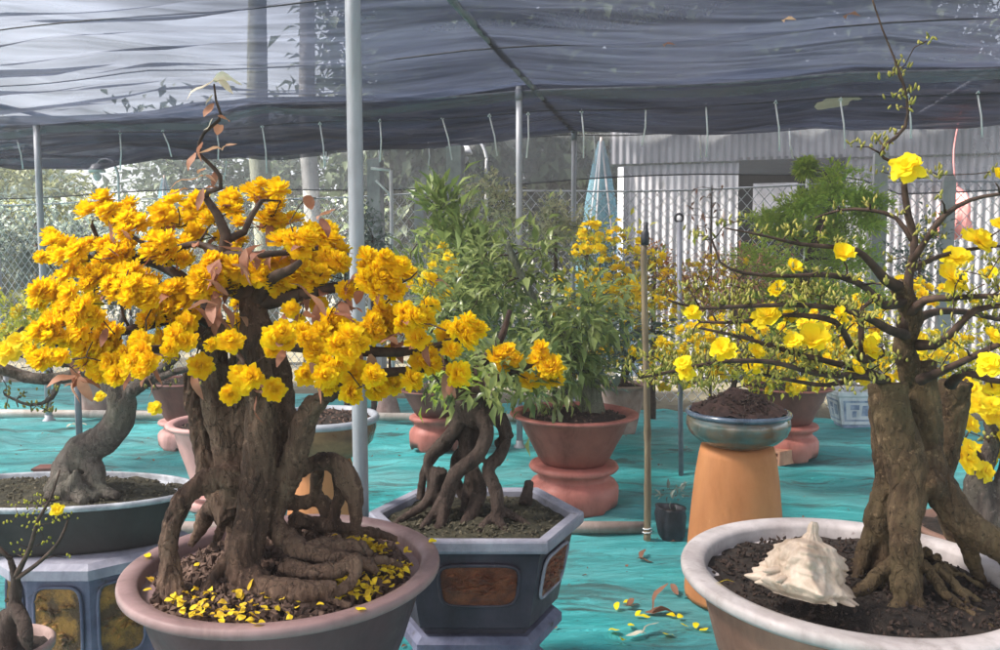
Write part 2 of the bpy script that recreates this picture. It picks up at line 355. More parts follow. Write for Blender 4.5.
def soil(name, c, rx, ry, mound, m, parent, rough=0.012, seed=0, shape=None, peak=None):
    mb = MB(); rings, seg = 16, 56; vs = [(c[0], c[1], 0)]; fs = []
    def hz(x, y, q):
        h = mound * (1 - q * q) if peak is None else mound * math.exp(-(q * peak) ** 2)
        return c[2] + h + rough * (noise.noise((x * 14 + seed, y * 14, 1)) + 0.8 * noise.noise((x * 40, y * 40, seed)) + .5 * noise.noise((x * 90, y * 90, seed)))
    vs[0] = (c[0], c[1], hz(c[0], c[1], 0))
    for i in range(1, rings + 1):
        q = i / rings
        for k in range(seg):
            a = 2 * PI * k / seg
            s = 1 if shape is None else shape(a)
            x = c[0] + rx * q * s * math.cos(a); y = c[1] + ry * q * s * math.sin(a)
            vs.append((x, y, hz(x, y, q)))
    for k in range(seg): fs.append((0, 1 + k, 1 + (k + 1) % seg))
    for i in range(rings - 1):
        for k in range(seg):
            a = 1 + i * seg + k; b = 1 + i * seg + (k + 1) % seg
            fs.append((a, a + seg, b + seg, b))
    mb.add(vs, fs); return mb.build(name, m, parent)

def chips(name, c, rx, ry, n, size, m, parent, seed=1, hz=0.0, shape=None, flat=0.5, where=None, kind=None):
    rr = random.Random(seed); mb = MB()
    i = 0
    while i < n:
        a = rr.uniform(0, 2 * PI); q = math.sqrt(rr.random()) * 0.97; s = 1 if shape is None else shape(a)
        x, y = rx * q * s * math.cos(a), ry * q * s * math.sin(a)
        i += 1
        if where and not where(x, y, rr): continue
        s = size * rr.uniform(0.5, 1.5)
        q3 = Quaternion((rr.random() - .5, rr.random() - .5, rr.random() - .5), rr.uniform(0, 3))
        rz = rr.uniform(0, 6.28)
        base = [V((1, 0, 0)), V((0, .6, 0)), V((-1, 0, .1)), V((0, -.6, 0)), V((0.1, 0, flat)), V((0, 0, -flat))]
        vs = []
        for b in base:
            b = V((b.x * rr.uniform(.6, 1.2), b.y * rr.uniform(.6, 1.2), b.z * rr.uniform(.6, 1.2))) * s
            b.rotate(q3)
            vs.append(V((c[0] + x, c[1] + y, c[2] + hz * (1 - q * q) + s * .35)) + b)
        mb.add(vs, [(0, 1, 4), (1, 2, 4), (2, 3, 4), (3, 0, 4), (1, 0, 5), (2, 1, 5), (3, 2, 5), (0, 3, 5)])
    o = mb.build(name, m, parent, smooth=False)
    o["kind"] = "stuff"
    return o

def leaf(mb, p, d, L, W, rr, bend=0.25, fold=0.25, mi=0):
    d = d.normalized(); side = d.cross(V((rr.uniform(-.5, .5), rr.uniform(-.5, .5), 1)))
    side = side.normalized() if side.length > 1e-3 else V((1, 0, 0))
    nrm = side.cross(d)
    a = p; m1 = p + d * L * .45 - nrm * L * bend * .15; t = p + d * L * .95 - nrm * L * bend
    l = m1 + side * W * .5 + nrm * W * fold; r_ = m1 - side * W * .5 + nrm * W * fold
    mb.add([a, r_, m1, l, t], [(0, 1, 2), (0, 2, 3), (1, 4, 2), (2, 4, 3)], mi)

def leaf2(mb, p, d, L, W, rr, bend=0.3, fold=0.2, curl=0.3):
    """broad leaf or petal with a rounded outline"""
    d = d.normalized(); side = d.cross(V((rr.uniform(-.5, .5), rr.uniform(-.5, .5), 1)))
    side = side.normalized() if side.length > 1e-3 else V((1, 0, 0)); nrm = side.cross(d)
    vs = []; n = 5; ph = rr.uniform(0, 6)
    for i in range(n + 1):
        t = i / n; w = W * .5 * math.sin(PI * (t * .93 + .05)) ** .8
        c = p + d * L * t - nrm * L * bend * t * t + nrm * .06 * L * math.sin(ph + t * 7)
        up_ = nrm * (fold * w + curl * w * math.sin(ph + t * 3))
        vs += [c - side * w + up_, c, c + side * w + nrm * (fold * w)]
    fs = []
    for i in range(n):
        for k in (0, 1): a = i * 3 + k; fs.append((a, a + 1, a + 4, a + 3))
    mb.add(vs, fs)

def sph(rr):
    z = rr.uniform(-1, 1); a = rr.uniform(0, 2 * PI); s = math.sqrt(1 - z * z)
    return V((s * math.cos(a), s * math.sin(a), z))

def foliage(mb, c, rad, n, L, W, seed, clumps=20, tight=0.22, up=0.35, bend=0.3, hollow=0.35, out=0.8, centres=None):
    rr = random.Random(seed); c = V(c); cs = centres
    if cs is None:
        cs = []
        for _ in range(clumps):
            q = sph(rr) * (hollow + (1 - hollow) * rr.random() ** .5)
            cs.append(c + V((q.x * rad[0], q.y * rad[1], q.z * rad[2])))
    mr = sum(rad) / 3
    for i in range(n):
        k = rr.choice(cs)
        p = k + V((rr.gauss(0, 1) * rad[0], rr.gauss(0, 1) * rad[1], rr.gauss(0, 1) * rad[2])) * tight
        o = (p - k); o = o.normalized() if o.length > 1e-4 else sph(rr)
        oc = (p - c); oc = oc.normalized() if oc.length > 1e-4 else o
        d = o * .6 + oc * out * .6 + sph(rr) * .8 + V((0, 0, up))
        s = rr.uniform(.6, 1.25)
        leaf(mb, p, d, L * s, W * s, rr, bend)
    return cs

def grow(mb, nodes, targets, rr, r_end=0.0018, k_len=0.014, r_min=0.003, jit=0.12, sides=5, arch=0.06, maxr=0.02):
    """greedy twig growth: every target joins the nearest node of the skeleton"""
    root = nodes[0][0]
    for t in sorted(targets, key=lambda q: min((q - n[0]).length for n in nodes)):
        best = min(nodes, key=lambda n: (n[0] - t).length + 0.25 * max(0, n[0].z - t.z))
        a, ra = best; L = (t - a).length
        if L < .004: continue
        r0 = min(ra * .8, maxr, r_min + k_len * L)
        pts = [a]; rad = [r0]; m = max(2, min(6, int(L / .05) + 1))
        for i in range(1, m):
            q = i / m
            p = a.lerp(t, q) + V((rr.uniform(-1, 1), rr.uniform(-1, 1), rr.uniform(-1, 1))) * L * jit + V((0, 0, arch * L * math.sin(q * PI)))
            pts.append(p); rad.append(r0 + (r_end - r0) * q)
        pts.append(t); rad.append(r_end)
        tube(mb, pts, rad, sides, .03)
        for p, r_ in list(zip(pts, rad))[1:]: nodes.append((p, r_))

def fuse(name, tubes, voxel, amp, m, parent, stretch=0.3, seed=0, extra=None, rough=0.12):
    mb = MB()
    for pts, rad in tubes: tube(mb, pts, rad, 14, .02, rough)
    if extra: extra(mb)
    me = mb.mesh("tmp", m); o = bpy.data.objects.new("tmp", me); COL.objects.link(o)
    md = o.modifiers.new("r", "REMESH"); md.mode = "VOXEL"; md.voxel_size = voxel
    sm = o.modifiers.new("s", "SMOOTH"); sm.factor = 0.5; sm.iterations = 2
    dg = bpy.context.evaluated_depsgraph_get(); ev = o.evaluated_get(dg)
    me2 = bpy.data.meshes.new_from_object(ev)
    bpy.data.objects.remove(o); bpy.data.meshes.remove(me)
    off = wloc(parent)
    me2.update()
    nor = [v.normal.copy() for v in me2.vertices]
    for v, nn in zip(me2.vertices, nor):
        p = v.co
        q = V((p.x, p.y, p.z * stretch))
        h = noise.noise(q * 26 + V((seed, 0, 0))) * .6 + noise.noise(q * 60) * .45 + noise.noise(p * 11 + V((0, seed, 0))) * .7 + noise.noise(q * 130) * .32 + (.35 - abs(noise.noise(p * 45 + V((seed, 9, 0))))) * .5
        ridge = 1 - abs(noise.noise(q * 38 + V((3, seed, 1))))
        h -= 0.9 * max(0, ridge - .86) / .14 * .6
        v.co = p + nn * amp * h - off
    me2.name = name
    me2.polygons.foreach_set("use_smooth", [True] * len(me2.polygons))
    me2.materials.clear(); me2.materials.append(m)
    me2.update()
    o2 = bpy.data.objects.new(name, me2); COL.objects.link(o2); o2.parent = parent
    return o2

def px_tube(rows, Y=None, f=None):
    """rows (px, py, radius_px, Y) -> points and radii"""
    pts = [at(x, y, Yd) for x, y, r, Yd in rows]; rad = [r * Yd / F for x, y, r, Yd in rows]
    return pts, rad

# ------------------------------------------------------------------ blossoms
def petal(mb, base, d, nrm, L, W, rr, curl, ruf=0.14):
    d = d.normalized(); side = d.cross(nrm).normalized(); nrm = side.cross(d).normalized()
    nu, nv = 3, 4; vs = []
    ph = rr.uniform(0, 6.28)
    for j in range(nv + 1):
        t = j / nv
        w = W * (0.22 + 0.95 * math.sin(min(1, t * 1.15) * PI * .62) ** 1.2) * (1 if t < .9 else .86)
        for i in range(nu + 1):
            s = i / nu - .5
            z = curl * L * t * t + abs(s) * 2 * .14 * W + ruf * W * math.sin(ph + s * 9 + t * 2) * t
            e = .07 * L * math.sin(ph * 2 + s * 15) * (t > .95)
            vs.append(base + d * (L * t - .12 * L * abs(s) * 2 * t + e) + side * (w * s) + nrm * z)
    fs = []
    for j in range(nv):
        for i in range(nu):
            a = j * (nu + 1) + i; fs.append((a, a + 1, a + nu + 2, a + nu + 1))
    mb.add(vs, fs)

def blossom_mesh(name, m, seed, layers, mature=True):
    """unit blossom of diameter about 1, opening along +Z"""
    rr = random.Random(seed); mb = MB()
    for (n, el, L, W, z0) in layers:
        a0 = rr.uniform(0, 6.28)
        for k in range(n):
            a = a0 + 2 * PI * k / n + rr.uniform(-.22, .22)
            e = el + rr.uniform(-.2, .2)
            d = V((math.cos(a) * math.cos(e), math.sin(a) * math.cos(e), math.sin(e)))
            nrm = V((-math.cos(a) * math.sin(e), -math.sin(a) * math.sin(e), math.cos(e)))
            l = L * rr.uniform(.82, 1.15)
            petal(mb, V((0, 0, z0)), d, nrm, l, W * rr.uniform(.85, 1.15), rr, rr.uniform(-.25, .22) + (.22 if mature else 0))
    return mb.mesh(name, m)
POM = [(11, -.75, .42, .22, 0.0), (13, -.35, .48, .22, .01), (14, .0, .50, .21, .02), (13, .32, .49, .20, .03), (12, .64, .46, .19, .04), (9, .98, .42, .17, .05), (6, 1.32, .36, .15, .06)]
POM_S = [(9, -.3, .47, .25, 0.0), (10, .1, .50, .24, .02), (9, .5, .47, .22, .04), (7, .95, .42, .19, .05)]
OPEN = [(6, -.05, .52, .40, 0.0), (6, .35, .48, .36, .03), (4, .9, .36, .26, .04)]
CUP = [(4, .75, .62, .50, 0.0), (4, 1.0, .60, .44, .02)]
GOLD = [blossom_mesh("golden_blossom", M["petal"], 11 + i, POM if i < 4 else POM_S) for i in range(6)]
LEMON = [blossom_mesh("lemon_blossom", M["petal_lemon"], 31 + i, OPEN if i < 3 else CUP, False) for i in range(5)]
def put_blossom(mesh, p, dia, d, rr, parent, name="blossom"):
    o = bpy.data.objects.new(name, mesh); COL.objects.link(o); o.parent = parent
    o.location = p - wloc(parent)
    q = d.normalized().to_track_quat('Z', 'Y') @ Quaternion((0, 0, 1), rr.uniform(0, 6.28))
    o.rotation_mode = 'QUATERNION'; o.rotation_quaternion = q
    o.scale = (dia * rr.uniform(.95, 1.08), dia * rr.uniform(.95, 1.08), dia * rr.uniform(.85, 1.0))
    return o
def add_mesh_copy(mb, me, p, dia, d, rr):
    q = d.normalized().to_track_quat('Z', 'Y') @ Quaternion((0, 0, 1), rr.uniform(0, 6.28))
    mt = Matrix.Translation(p) @ q.to_matrix().to_4x4() @ Matrix.Scale(dia, 4)
    mb.add([mt @ v.co for v in me.vertices], [tuple(f.vertices) for f in me.polygons])

def bud(mb, p, d, L, r, sides=5):
    tube(mb, [p, p + d * L * .25, p + d * L * .6, p + d * L * .88, p + d * L], [r * .35, r * .95, r, r * .55, r * .1], sides, 1, 0, True, smooth=False)
def bud_cluster(mb, p, n, rr, L=.016, r=.0042, spread=.016):
    for _ in range(n):
        d = V((rr.gauss(0, .55), rr.gauss(0, .55), 1)).normalized()
        b = p + V((rr.gauss(0, spread), rr.gauss(0, spread), rr.gauss(0, spread * .5)))
        bud(mb, b, d, L * rr.uniform(.7, 1.2), r * rr.uniform(.75, 1.15))

# ================================================================== SETTING
def struct(o): o["kind"] = "structure"; return o
mb = MB(); n = 40; ext = 400
mb.add([(-ext, -ext, -.03), (ext, -ext, -.03), (ext, ext, -.03), (-ext, ext, -.03)], [(0, 1, 2, 3)])
struct(mb.build("ground", M["earth"]))

ALPHA = math.atan(0.25)
U = V((math.cos(ALPHA), -math.sin(ALPHA), 0)); W_ = V((math.sin(ALPHA), math.cos(ALPHA), 0)); O_ = V((0, 8.17, 0))
def uv(u, v, z=0): return O_ + U * u + W_ * v + V((0, 0, z))

# ground cloth, wrinkled, laid up to the fence
def floor_h(u, v):
    q = V((u * .9, v * 3.2, 0))
    rdg = max(0, 1 - 4.5 * abs(noise.noise(V((u * .55, v * 1.7 + u * .15, 5))))) + .6 * max(0, 1 - 6 * abs(noise.noise(V((u * 1.2 + 9, v * 3.1 - u * .4, 2)))))
    h = rdg * .024 + (.4 - abs(noise.noise(q * .9 + V((4, 1, 0))))) * .045 + (.4 - abs(noise.noise(q * 2.3))) * .022 + noise.noise(V((u * .5, v * .5, 3))) * .02 - .024
    return max(-.018, h)
def floor_at(x, y):
    q = V((x, y, 0)) - O_; return floor_h(q.dot(U), q.dot(W_))
mb = MB(); vs = []; fs = []
nu, nv = 320, 420; u0, u1, v0, v1 = -9.5, 8.0, -11.0, -0.12
for j in range(nv + 1):
    for i in range(nu + 1):
        u = u0 + (u1 - u0) * i / nu; v = v0 + (v1 - v0) * j / nv
        vs.append(uv(u, v, floor_h(u, v)))
for j in range(nv):
    for i in range(nu):
        a = j * (nu + 1) + i; fs.append((a, a + 1, a + nu + 2, a + nu + 1))
mb.add(vs, fs); struct(mb.build("floor", M["tarp"]))

# ================================================================== SHADE NET AND FRAME
ZN = 2.72
def net_z(u, v):
    a = u * .22 + v * 1.0
    k = 0.35 + 0.9 * max(0, min(1, (0.8 - u) / 3.5)) + 0.55 * max(0, min(1, (v + 2.6) / 1.5))
    fold = (abs(noise.noise(V((u * .32 + 5, a * 1.9 - u * .5, 0)))) * .13 + (.5 - abs(noise.noise(V((u * .5, a * 4.3 - u * .9, 7))))) * .11 + (.5 - abs(noise.noise(V((u * .9, a * 9 - u * 1.5, 2))))) * .05) * k
    sag = -.10 * math.sin(PI * ((v / 2.02) % 1.0)) * (0.6 + 0.4 * noise.noise(V((u * .7, v * .3, 9)))) - .05 * math.sin(PI * (((u - .75) / 2.2) % 1.0))
    return ZN + .03 + sag - fold * .8
mb = MB(); vs = []; fs = []; nu, nv = 190, 330; u0, u1, v0, v1 = -10, 8.5, -11, 0.02
for j in range(nv + 1):
    for i in range(nu + 1):
        u = u0 + (u1 - u0) * i / nu; v = v0 + (v1 - v0) * j / nv
        vs.append(uv(u, v, net_z(u, v)))
for j in range(nv):
    for i in range(nu):
        a = j * (nu + 1) + i; fs.append((a, a + 1, a + nu + 2, a + nu + 1))
mb.add(vs, fs)
net = thing("shade_net", "dark blue shade net stretched overhead in long folds across the whole nursery", "shade net", uv(0, 0, 2.7))
mb.build("net_sheet", M["net"], net)
# a second width of net doubles the cover over the far bay
mb = MB(); vs = []; fs = []; nu, nv = 190, 60
for j in range(nv + 1):
    for i in range(nu + 1):
        u = -10 + 18.5 * i / nu; v = -2.10 + 2.11 * j / nv
        vs.append(uv(u, v, max(net_z(u + .6, v * .97 - .1), net_z(u, v)) + .02 + .012 * noise.noise(V((u * 1.5, v * 2, 3)))))
for j in range(nv):
    for i in range(nu):
        a = j * (nu + 1) + i; fs.append((a, a + 1, a + nu + 2, a + nu + 1))
mb.add(vs, fs); mb.build("net_sheet", M["net"], net)
# pale overlapping hem between two net widths
mb = MB(); prev = None; vs = []; fs = []
NH = 240
for i in range(NH + 1):
    u = -9 + 17 * i / NH
    w = .10 + .06 * noise.noise(V((u * 1.6, 0, 0))); d = .05 * noise.noise(V((u * .9, 4, 0)))
    z = min(net_z(u, -2.05 + d), ZN) - .03
    vs += [uv(u, -2.05 + d, z - .01), uv(u, -2.05 + d + w, z - .045 - .02 * noise.noise(V((u * 3, 1, 1))))]
for i in range(NH): fs.append((2 * i, 2 * i + 2, 2 * i + 3, 2 * i + 1))
mb.add(vs, fs); mb.build("net_hem", M["sidenet"], net)
# hanging strip of net along the far edge
mb = MB(); vs = []; fs = []; nu, nv = 220, 8
for j in range(nv + 1):
    for i in range(nu + 1):
        u = -10 + 17.5 * i / nu; t = j / nv
        low = 2.20 + .03 * math.sin(u * 1.3) + (0.02 if u < 0 else .05 * min(1, u / 2)) - (.18 * max(0, min(1, (u - 3.3) / .4)))
        z = (ZN - .03) * (1 - t) + low * t
        vs.append(uv(u, .03 + .035 * math.sin(u * 7 + noise.noise(V((u, 0, 0))) * 4) * (.3 + .7 * t), z))
for j in range(nv):
    for i in range(nu):
        a = j * (nu + 1) + i; fs.append((a, a + 1, a + nu + 2, a + nu + 1))
mb.add(vs, fs); sn = tag(mb.build("side_net", M["sidenet"], None, uv(0, 0, 2.2)), "translucent grey net strip hanging above the chain link fence", "shade net")
mb = MB(); tube(mb, [uv(-10 + 17.5 * i / 60, .03, 2.20 + .03 * math.sin((-10 + 17.5 * i / 60) * 1.3) + (0.02 if i < 34 else .05 * min(1, (-10 + 17.5 * i / 60) / 2)) - (.18 * max(0, min(1, ((-10 + 17.5 * i / 60) - 3.3) / .4)))) for i in range(61)], .007, 5, .2)
mb.build("edge_cord", M["wireblack"], sn)
# tan sacking patch sewn to the net
c = at(838, 84, 6.2); mb = MB(); vs = []; fs = []
for j in range(7):
    for i in range(9):
        x = (i / 8 - .5) * .24; y = (j / 6 - .5) * .34
        k = 1 - .25 * (abs(i / 8 - .5) * 2) ** 3
        p = V((c.x + x + .02 * noise.noise(V((x * 9, y * 9, 0))), c.y + y * k, 0)); r = p - O_
        vs.append((p.x, p.y, net_z(r.dot(U), r.dot(W_)) - .018 - .006 * noise.noise(V((x * 8, y * 8, 2)))))
for j in range(6):
    for i in range(8):
        a = j * 9 + i; fs.append((a, a + 1, a + 10, a + 9))
mb.add(vs, fs); po = mb.build("patch", M["sacking"], net); po["label"] = "tan sacking patch on the net"

def pole(name, label, p0, p1, r, m, group=None, cat="pole", sides=14, caps=None):
    t = thing(name, label, cat, p0, group); mb = MB()
    tube(mb, [p0, V(p0).lerp(V(p1), .5), p1], r, sides, .5); mb.build("tube", m, t)
    if caps:
        mb = MB(); lathe(mb, [(r * 1.9, 0), (r * 1.9, .015), (r * 1.2, .03), (r * 1.2, .06), (0, .06)], p0, 16); mb.build("foot", m, t)
        mb = MB(); d = (V(p1) - V(p0)).normalized(); tube(mb, [V(p1) - d * .10, V(p1) - d * .02], r * 1.22, 14, .5); mb.build("clamp", M["steel_dark"], t)
    return t
PG = "steel posts holding up the shade net"
pole("steel_post", "thick pale grey steel post rising just behind the mauve pot", V((-.465, 2.64, 0)), V((-.475, 2.64, 2.74)), .0255, M["steel"], PG, caps=1)
b = uv(.66, -2.02); pole("steel_post", "slim steel post standing behind the leafy green plant in the red clay pot", b, V((b.x - .01, b.y, 2.72)), .024, M["steel"], PG, caps=1)
b = uv(.76, -.05); pole("steel_post", "slim steel post at the fence beside the blue draped mesh", b, V((b.x, b.y, 2.72)), .025, M["steel"], PG, caps=1)
b = uv(-3.66, -2.03); pole("steel_post", "grey steel post left of the white gooseneck lamp, rising from the teal cloth", b, V((b.x, b.y, 2.72)), .028, M["steel"], PG, caps=1)
b = uv(-6.1, -.1); pole("steel_post", "thin steel post at the far left end of the fence", b, V((b.x - .06, b.y, 2.70)), .026, M["steel"], PG, caps=1)
BG = "steel pipes under the shade net"
pole("steel_pipe", "long pipe running diagonally overhead from the upper edge to the blue draped mesh", uv(.78, -10.8, ZN), uv(.75, .02, ZN - .01), .022, M["steel_dark"], BG, "pipe")
pole("steel_pipe", "pale pipe under the net above the white corrugated shed", uv(4.15, -10.8, ZN), uv(3.8, .02, ZN - .01), .02, M["steel"], BG, "pipe")
pole("steel_pipe", "pipe under the net over the yellow green bush by the fence", uv(-3.66, -10.8, ZN), uv(-3.66, .02, ZN - .01), .02, M["steel_dark"], BG, "pipe")
WG = "wires strung below the shade net"
def wire(label, v, z, r=.004, m="wireblack", amp=.022, a=-9.5, b=8, name="support_wire"):
    mb = MB(); N = 90
    tube(mb, [uv(a + (b - a) * i / N, v + .03 * noise.noise(V((i * .3, v, 0))), z - amp * abs(math.sin(PI * ((a + (b - a) * i / N) - .7) / 2.2)) - .02 * noise.noise(V((i * .21, v * 3, 1)))) for i in range(N + 1)], r, 5, .3)
    o = mb.build(name, M[m], None, uv(0, v, z)); return tag(o, label, "wire", WG)
wire("pale crossing pipe-like wire joining the tops of the slim posts", -2.0, ZN - .03, .011, "steel_dark", .02)
wire("black wire from which the white tie strings hang", -1.55, ZN - .10, .005)
wire("black wire sagging across the net, first above the pale crossing wire", -3.3, ZN - .06, .005)
wire("black wire along the far hem of the net", 0.0, ZN - .04, .006)
wire("black wire across the net, highest in the picture", -4.4, ZN - .08, .004)
# white tie strings
rr = random.Random(3)
for i, u in enumerate([-4.9, -4.35, -3.2, -2.75, -2.2, -1.75, -1.2, -.65, -.1, .3, .62, 1.05, 1.55, 2.0, 2.5, 2.95, 3.4, 3.85]):
    p = uv(u, -1.55, ZN - .12); L = rr.uniform(.22, .40); dx = rr.uniform(-.02, .09) if u < .7 else rr.uniform(-.03, .05)
    mb = MB(); tube(mb, [p, p + V((dx * .5 + .01, 0, -L * .5)), p + V((dx, 0, -L))], .0065, 5, .1)
    tube(mb, [p + V((-.012, 0, .0)), p + V((0, -.01, .02)), p + V((.012, 0, 0))], .006, 5, .1)
    tag(mb.build("tie_string", M["wirewhite"], None, p), "short white tie string hanging from the black wire under the net", "string", "white tie strings under the net")
for i, u in enumerate([-3.1, -1.9, -1.3, -.75, .95, 1.95, 2.75]):
    p = uv(u, -.03, ZN - .06); L = rr.uniform(.2, .34)
    mb = MB(); tube(mb, [p, p + V((.01, 0, -L * .5)), p + V((rr.uniform(-.03, .05), 0, -L))], .0065, 5, .1)
    tag(mb.build("tie_string", M["wirewhite"], None, p), "short white tie string hanging at the far hem of the net", "string", "white tie strings at the far hem")
# dry leaves caught by the net
for (px, py, Y, lab, mk, L) in [(784, 16, 4.1, "peach dry leaf caught on the net near the upper edge", "peachleaf", .07), (846, 15, 4.1, "dark thin dry leaf lying on the net", "leaf_rust", .09), (664, 37, 4.5, "small brown dry leaf resting on the net", "leaf_rust", .07)]:
    p = at(px, py, Y); q = p - O_; p.z = net_z(q.dot(U), q.dot(W_)) - .012
    mb = MB(); rl = random.Random(int(px)); leaf(mb, p, V((1, .3, .25)), L, L * .4, rl); leaf(mb, p, V((.3, 1, .1)), L * .6, L * .3, rl)
    tag(mb.build("dry_leaf", M[mk], None, p), lab, "leaf", "dry leaves on the net")

# ================================================================== FENCE, POSTS, SHED
fence = thing("chain_link_fence", "pale chain link fence running behind the whole nursery", "fence", uv(0, .10))
mb = MB(); FH0, FH1 = .05, 2.14; cell = .105; a0, a1 = -9, 6.8
H = FH1 - FH0
for sgn in (1, -1):
    u = a0 - H
    while u < a1 + H:
        ua, ub = (u, u + H * .85)
        za, zb = (FH0, FH1) if sgn > 0 else (FH1, FH0)
        p, q = uv(ua, .10 + .004 * sgn, za), uv(ub, .10 + .004 * sgn, zb)
        if ua > a0 - .5 and ub < a1 + 1.5: tube(mb, [p, q], .0044, 3, 9, 0, False, smooth=False)
        u += cell
mb.build("wire_mesh", M["fencewire"], fence)
mb = MB(); tube(mb, [uv(a0 + i * .8, .10, FH1 + .02 * math.sin(i * 1.3)) for i in range(20)], .009, 6, .3); mb.build("top_wire", M["steel"], fence)
CG = "whitewashed concrete posts along the fence"
for (px, pt, w, lab) in [(377, 160, .15, "white concrete fence post right behind the thick steel post, beside a thin white bracket"), (456, 146, .17, "tall mottled concrete post beside the second gooseneck lamp"),
                         (421, 201, .11, "short pointed white concrete post between the two taller ones"), (876, 153, .125, "white concrete post behind the top of the budding bonsai"), (944, 181, .11, "short concrete post near the red sack")]:
    x = (px - 500) / F; Y = 8.05 / (1 + .25 * x); p = V((x * Y, Y, 0)); h = at(px, pt, Y).z
    t = thing("concrete_post", lab, "post", p, CG); mb = MB()
    mb.box((p.x, p.y, h * .5), (w, w * .9, h), -ALPHA, .9); mb.build("shaft", M["concrete"], t, smooth=False)
    mb = MB(); hh = w * (.8 if w < .12 else .12); q = MB(); q.box((p.x, p.y, h + hh / 2 + .001), (w * .9, w * .81, hh), -ALPHA, .35); q.build("cap", M["concrete"], t, smooth=False)
# thin white bracket and rail beside the first post
p = at(391, 170, 7.95); mb = MB(); tube(mb, [V((p.x, p.y, 0)), p], .02, 6, 9, smooth=False); tube(mb, [p, p + V((-.2, .02, .02))], .015, 6, 9, smooth=False); tube(mb, [p + V((0, 0, -.25)), p + V((-.15, 0, -.1))], .012, 6, 9, smooth=False)
tag(mb.build("bracket", M["lampwhite"], None, V((p.x, p.y, 0))), "thin white metal upright with a short arm beside the concrete post", "bracket")
p = at(808, 157, 7.2); pole("white_stake", "thin white stake rising behind the feathery green bonsai", V((p.x, p.y, 0)), p, .016, M["lampwhite"], None, "stake", 8)

def corr(mb, ua, ub, v, z0, z1, wl=.085, amp=.009, mi=0):
    N = int((ub - ua) / wl * 6); vs = []; fs = []
    for i in range(N + 1):
        u = ua + (ub - ua) * i / N; ph = (i % 6)
        d = amp * (1 if ph in (1, 2) else -1 if ph in (4, 5) else 0)
        vs += [uv(u, v + d, z0), uv(u, v + d, z1)]
    for i in range(N): fs.append((2 * i, 2 * i + 2, 2 * i + 3, 2 * i + 1))
    mb.add(vs, fs, mi)
SV = 2.15
def u_of(px, v):
    x = (px - 500) / F; best = 0
    lo, hi = -20, 20
    for _ in range(50):
        m_ = (lo + hi) / 2; p = uv(m_, v)
        if p.x / p.y < x: lo = m_
        else: hi = m_
    return lo
ua, ub, uc, ud = u_of(617, SV), u_of(736, SV), u_of(842, SV), 8.5
shed = thing("shed", "long shed of white corrugated sheets with a dark doorway behind the fence", "shed", uv((ua + ud) / 2, SV))
mb = MB(); corr(mb, ua, ub, SV, .0, 2.62); mb.build("wall", M["corrugated"], shed, smooth=False)
mb = MB(); corr(mb, uc, ud, SV, .0, 2.62); mb.build("wall", M["corrugated"], shed, smooth=False)
mb = MB(); corr(mb, ua - .1, ud, SV - .05, 2.64, 3.3, .085); mb.build("fascia", M["corrugated_grey"], shed, smooth=False)
mb = MB(); mb.box(uv((ua + ub) / 2 - .68, SV - .04, 1.3), (.07, .05, 2.6), -ALPHA); mb.build("corner_trim", M["lampwhite"], shed, smooth=False)
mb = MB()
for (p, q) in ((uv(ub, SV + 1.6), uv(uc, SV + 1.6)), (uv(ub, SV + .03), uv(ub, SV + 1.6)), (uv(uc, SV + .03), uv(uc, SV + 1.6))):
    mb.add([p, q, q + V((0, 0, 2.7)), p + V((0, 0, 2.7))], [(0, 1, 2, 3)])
mb.build("doorway", M["inside_shade"], shed, smooth=False)
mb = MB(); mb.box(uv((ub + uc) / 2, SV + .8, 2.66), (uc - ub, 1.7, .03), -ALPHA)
mb.build("ceiling_board", M["inside_shade"], shed, smooth=False)
mb = MB(); mb.box(uv(ub + .42, SV + .02, 2.18), (.5, .02, .38), -ALPHA); mb.build("hanging_panel", M["corrugated_grey"], shed, smooth=False)
mb = MB(); p0, p1 = uv(ua - .2, SV - .35, 3.25), uv(ud, SV - .35, 3.25); p2, p3 = uv(ud, SV + 3, 3.8), uv(ua - .2, SV + 3, 3.8)
mb.add([p0, p1, p2, p3, p0 + V((0, 0, .05)), p1 + V((0, 0, .05)), p2 + V((0, 0, .05)), p3 + V((0, 0, .05))], [(3, 2, 1, 0), (4, 5, 6, 7), (0, 1, 5, 4), (1, 2, 6, 5), (2, 3, 7, 6), (3, 0, 4, 7)])
mb.build("roof", M["corrugated_grey"], shed, smooth=False)
# red sack by the shed
p = at(953, 235, 8.6); mb = MB(); lathe(mb, [(.02, 0), (.13, .03), (.17, .14), (.16, .30), (.13, .42), (.09, .50), (.03, .56), (.015, .62)], p + V((0, 0, -.05)), 24, .45, 2)
tube(mb, [p + V((0, 0, .54)), p + V((-.03, 0, .9)), p + V((.02, -.02, 1.3))], .008, 6, .1)
tag(mb.build("sack", M["redcloth"], None, p), "faded red bundle hanging by the shed wall behind the short post", "sack")

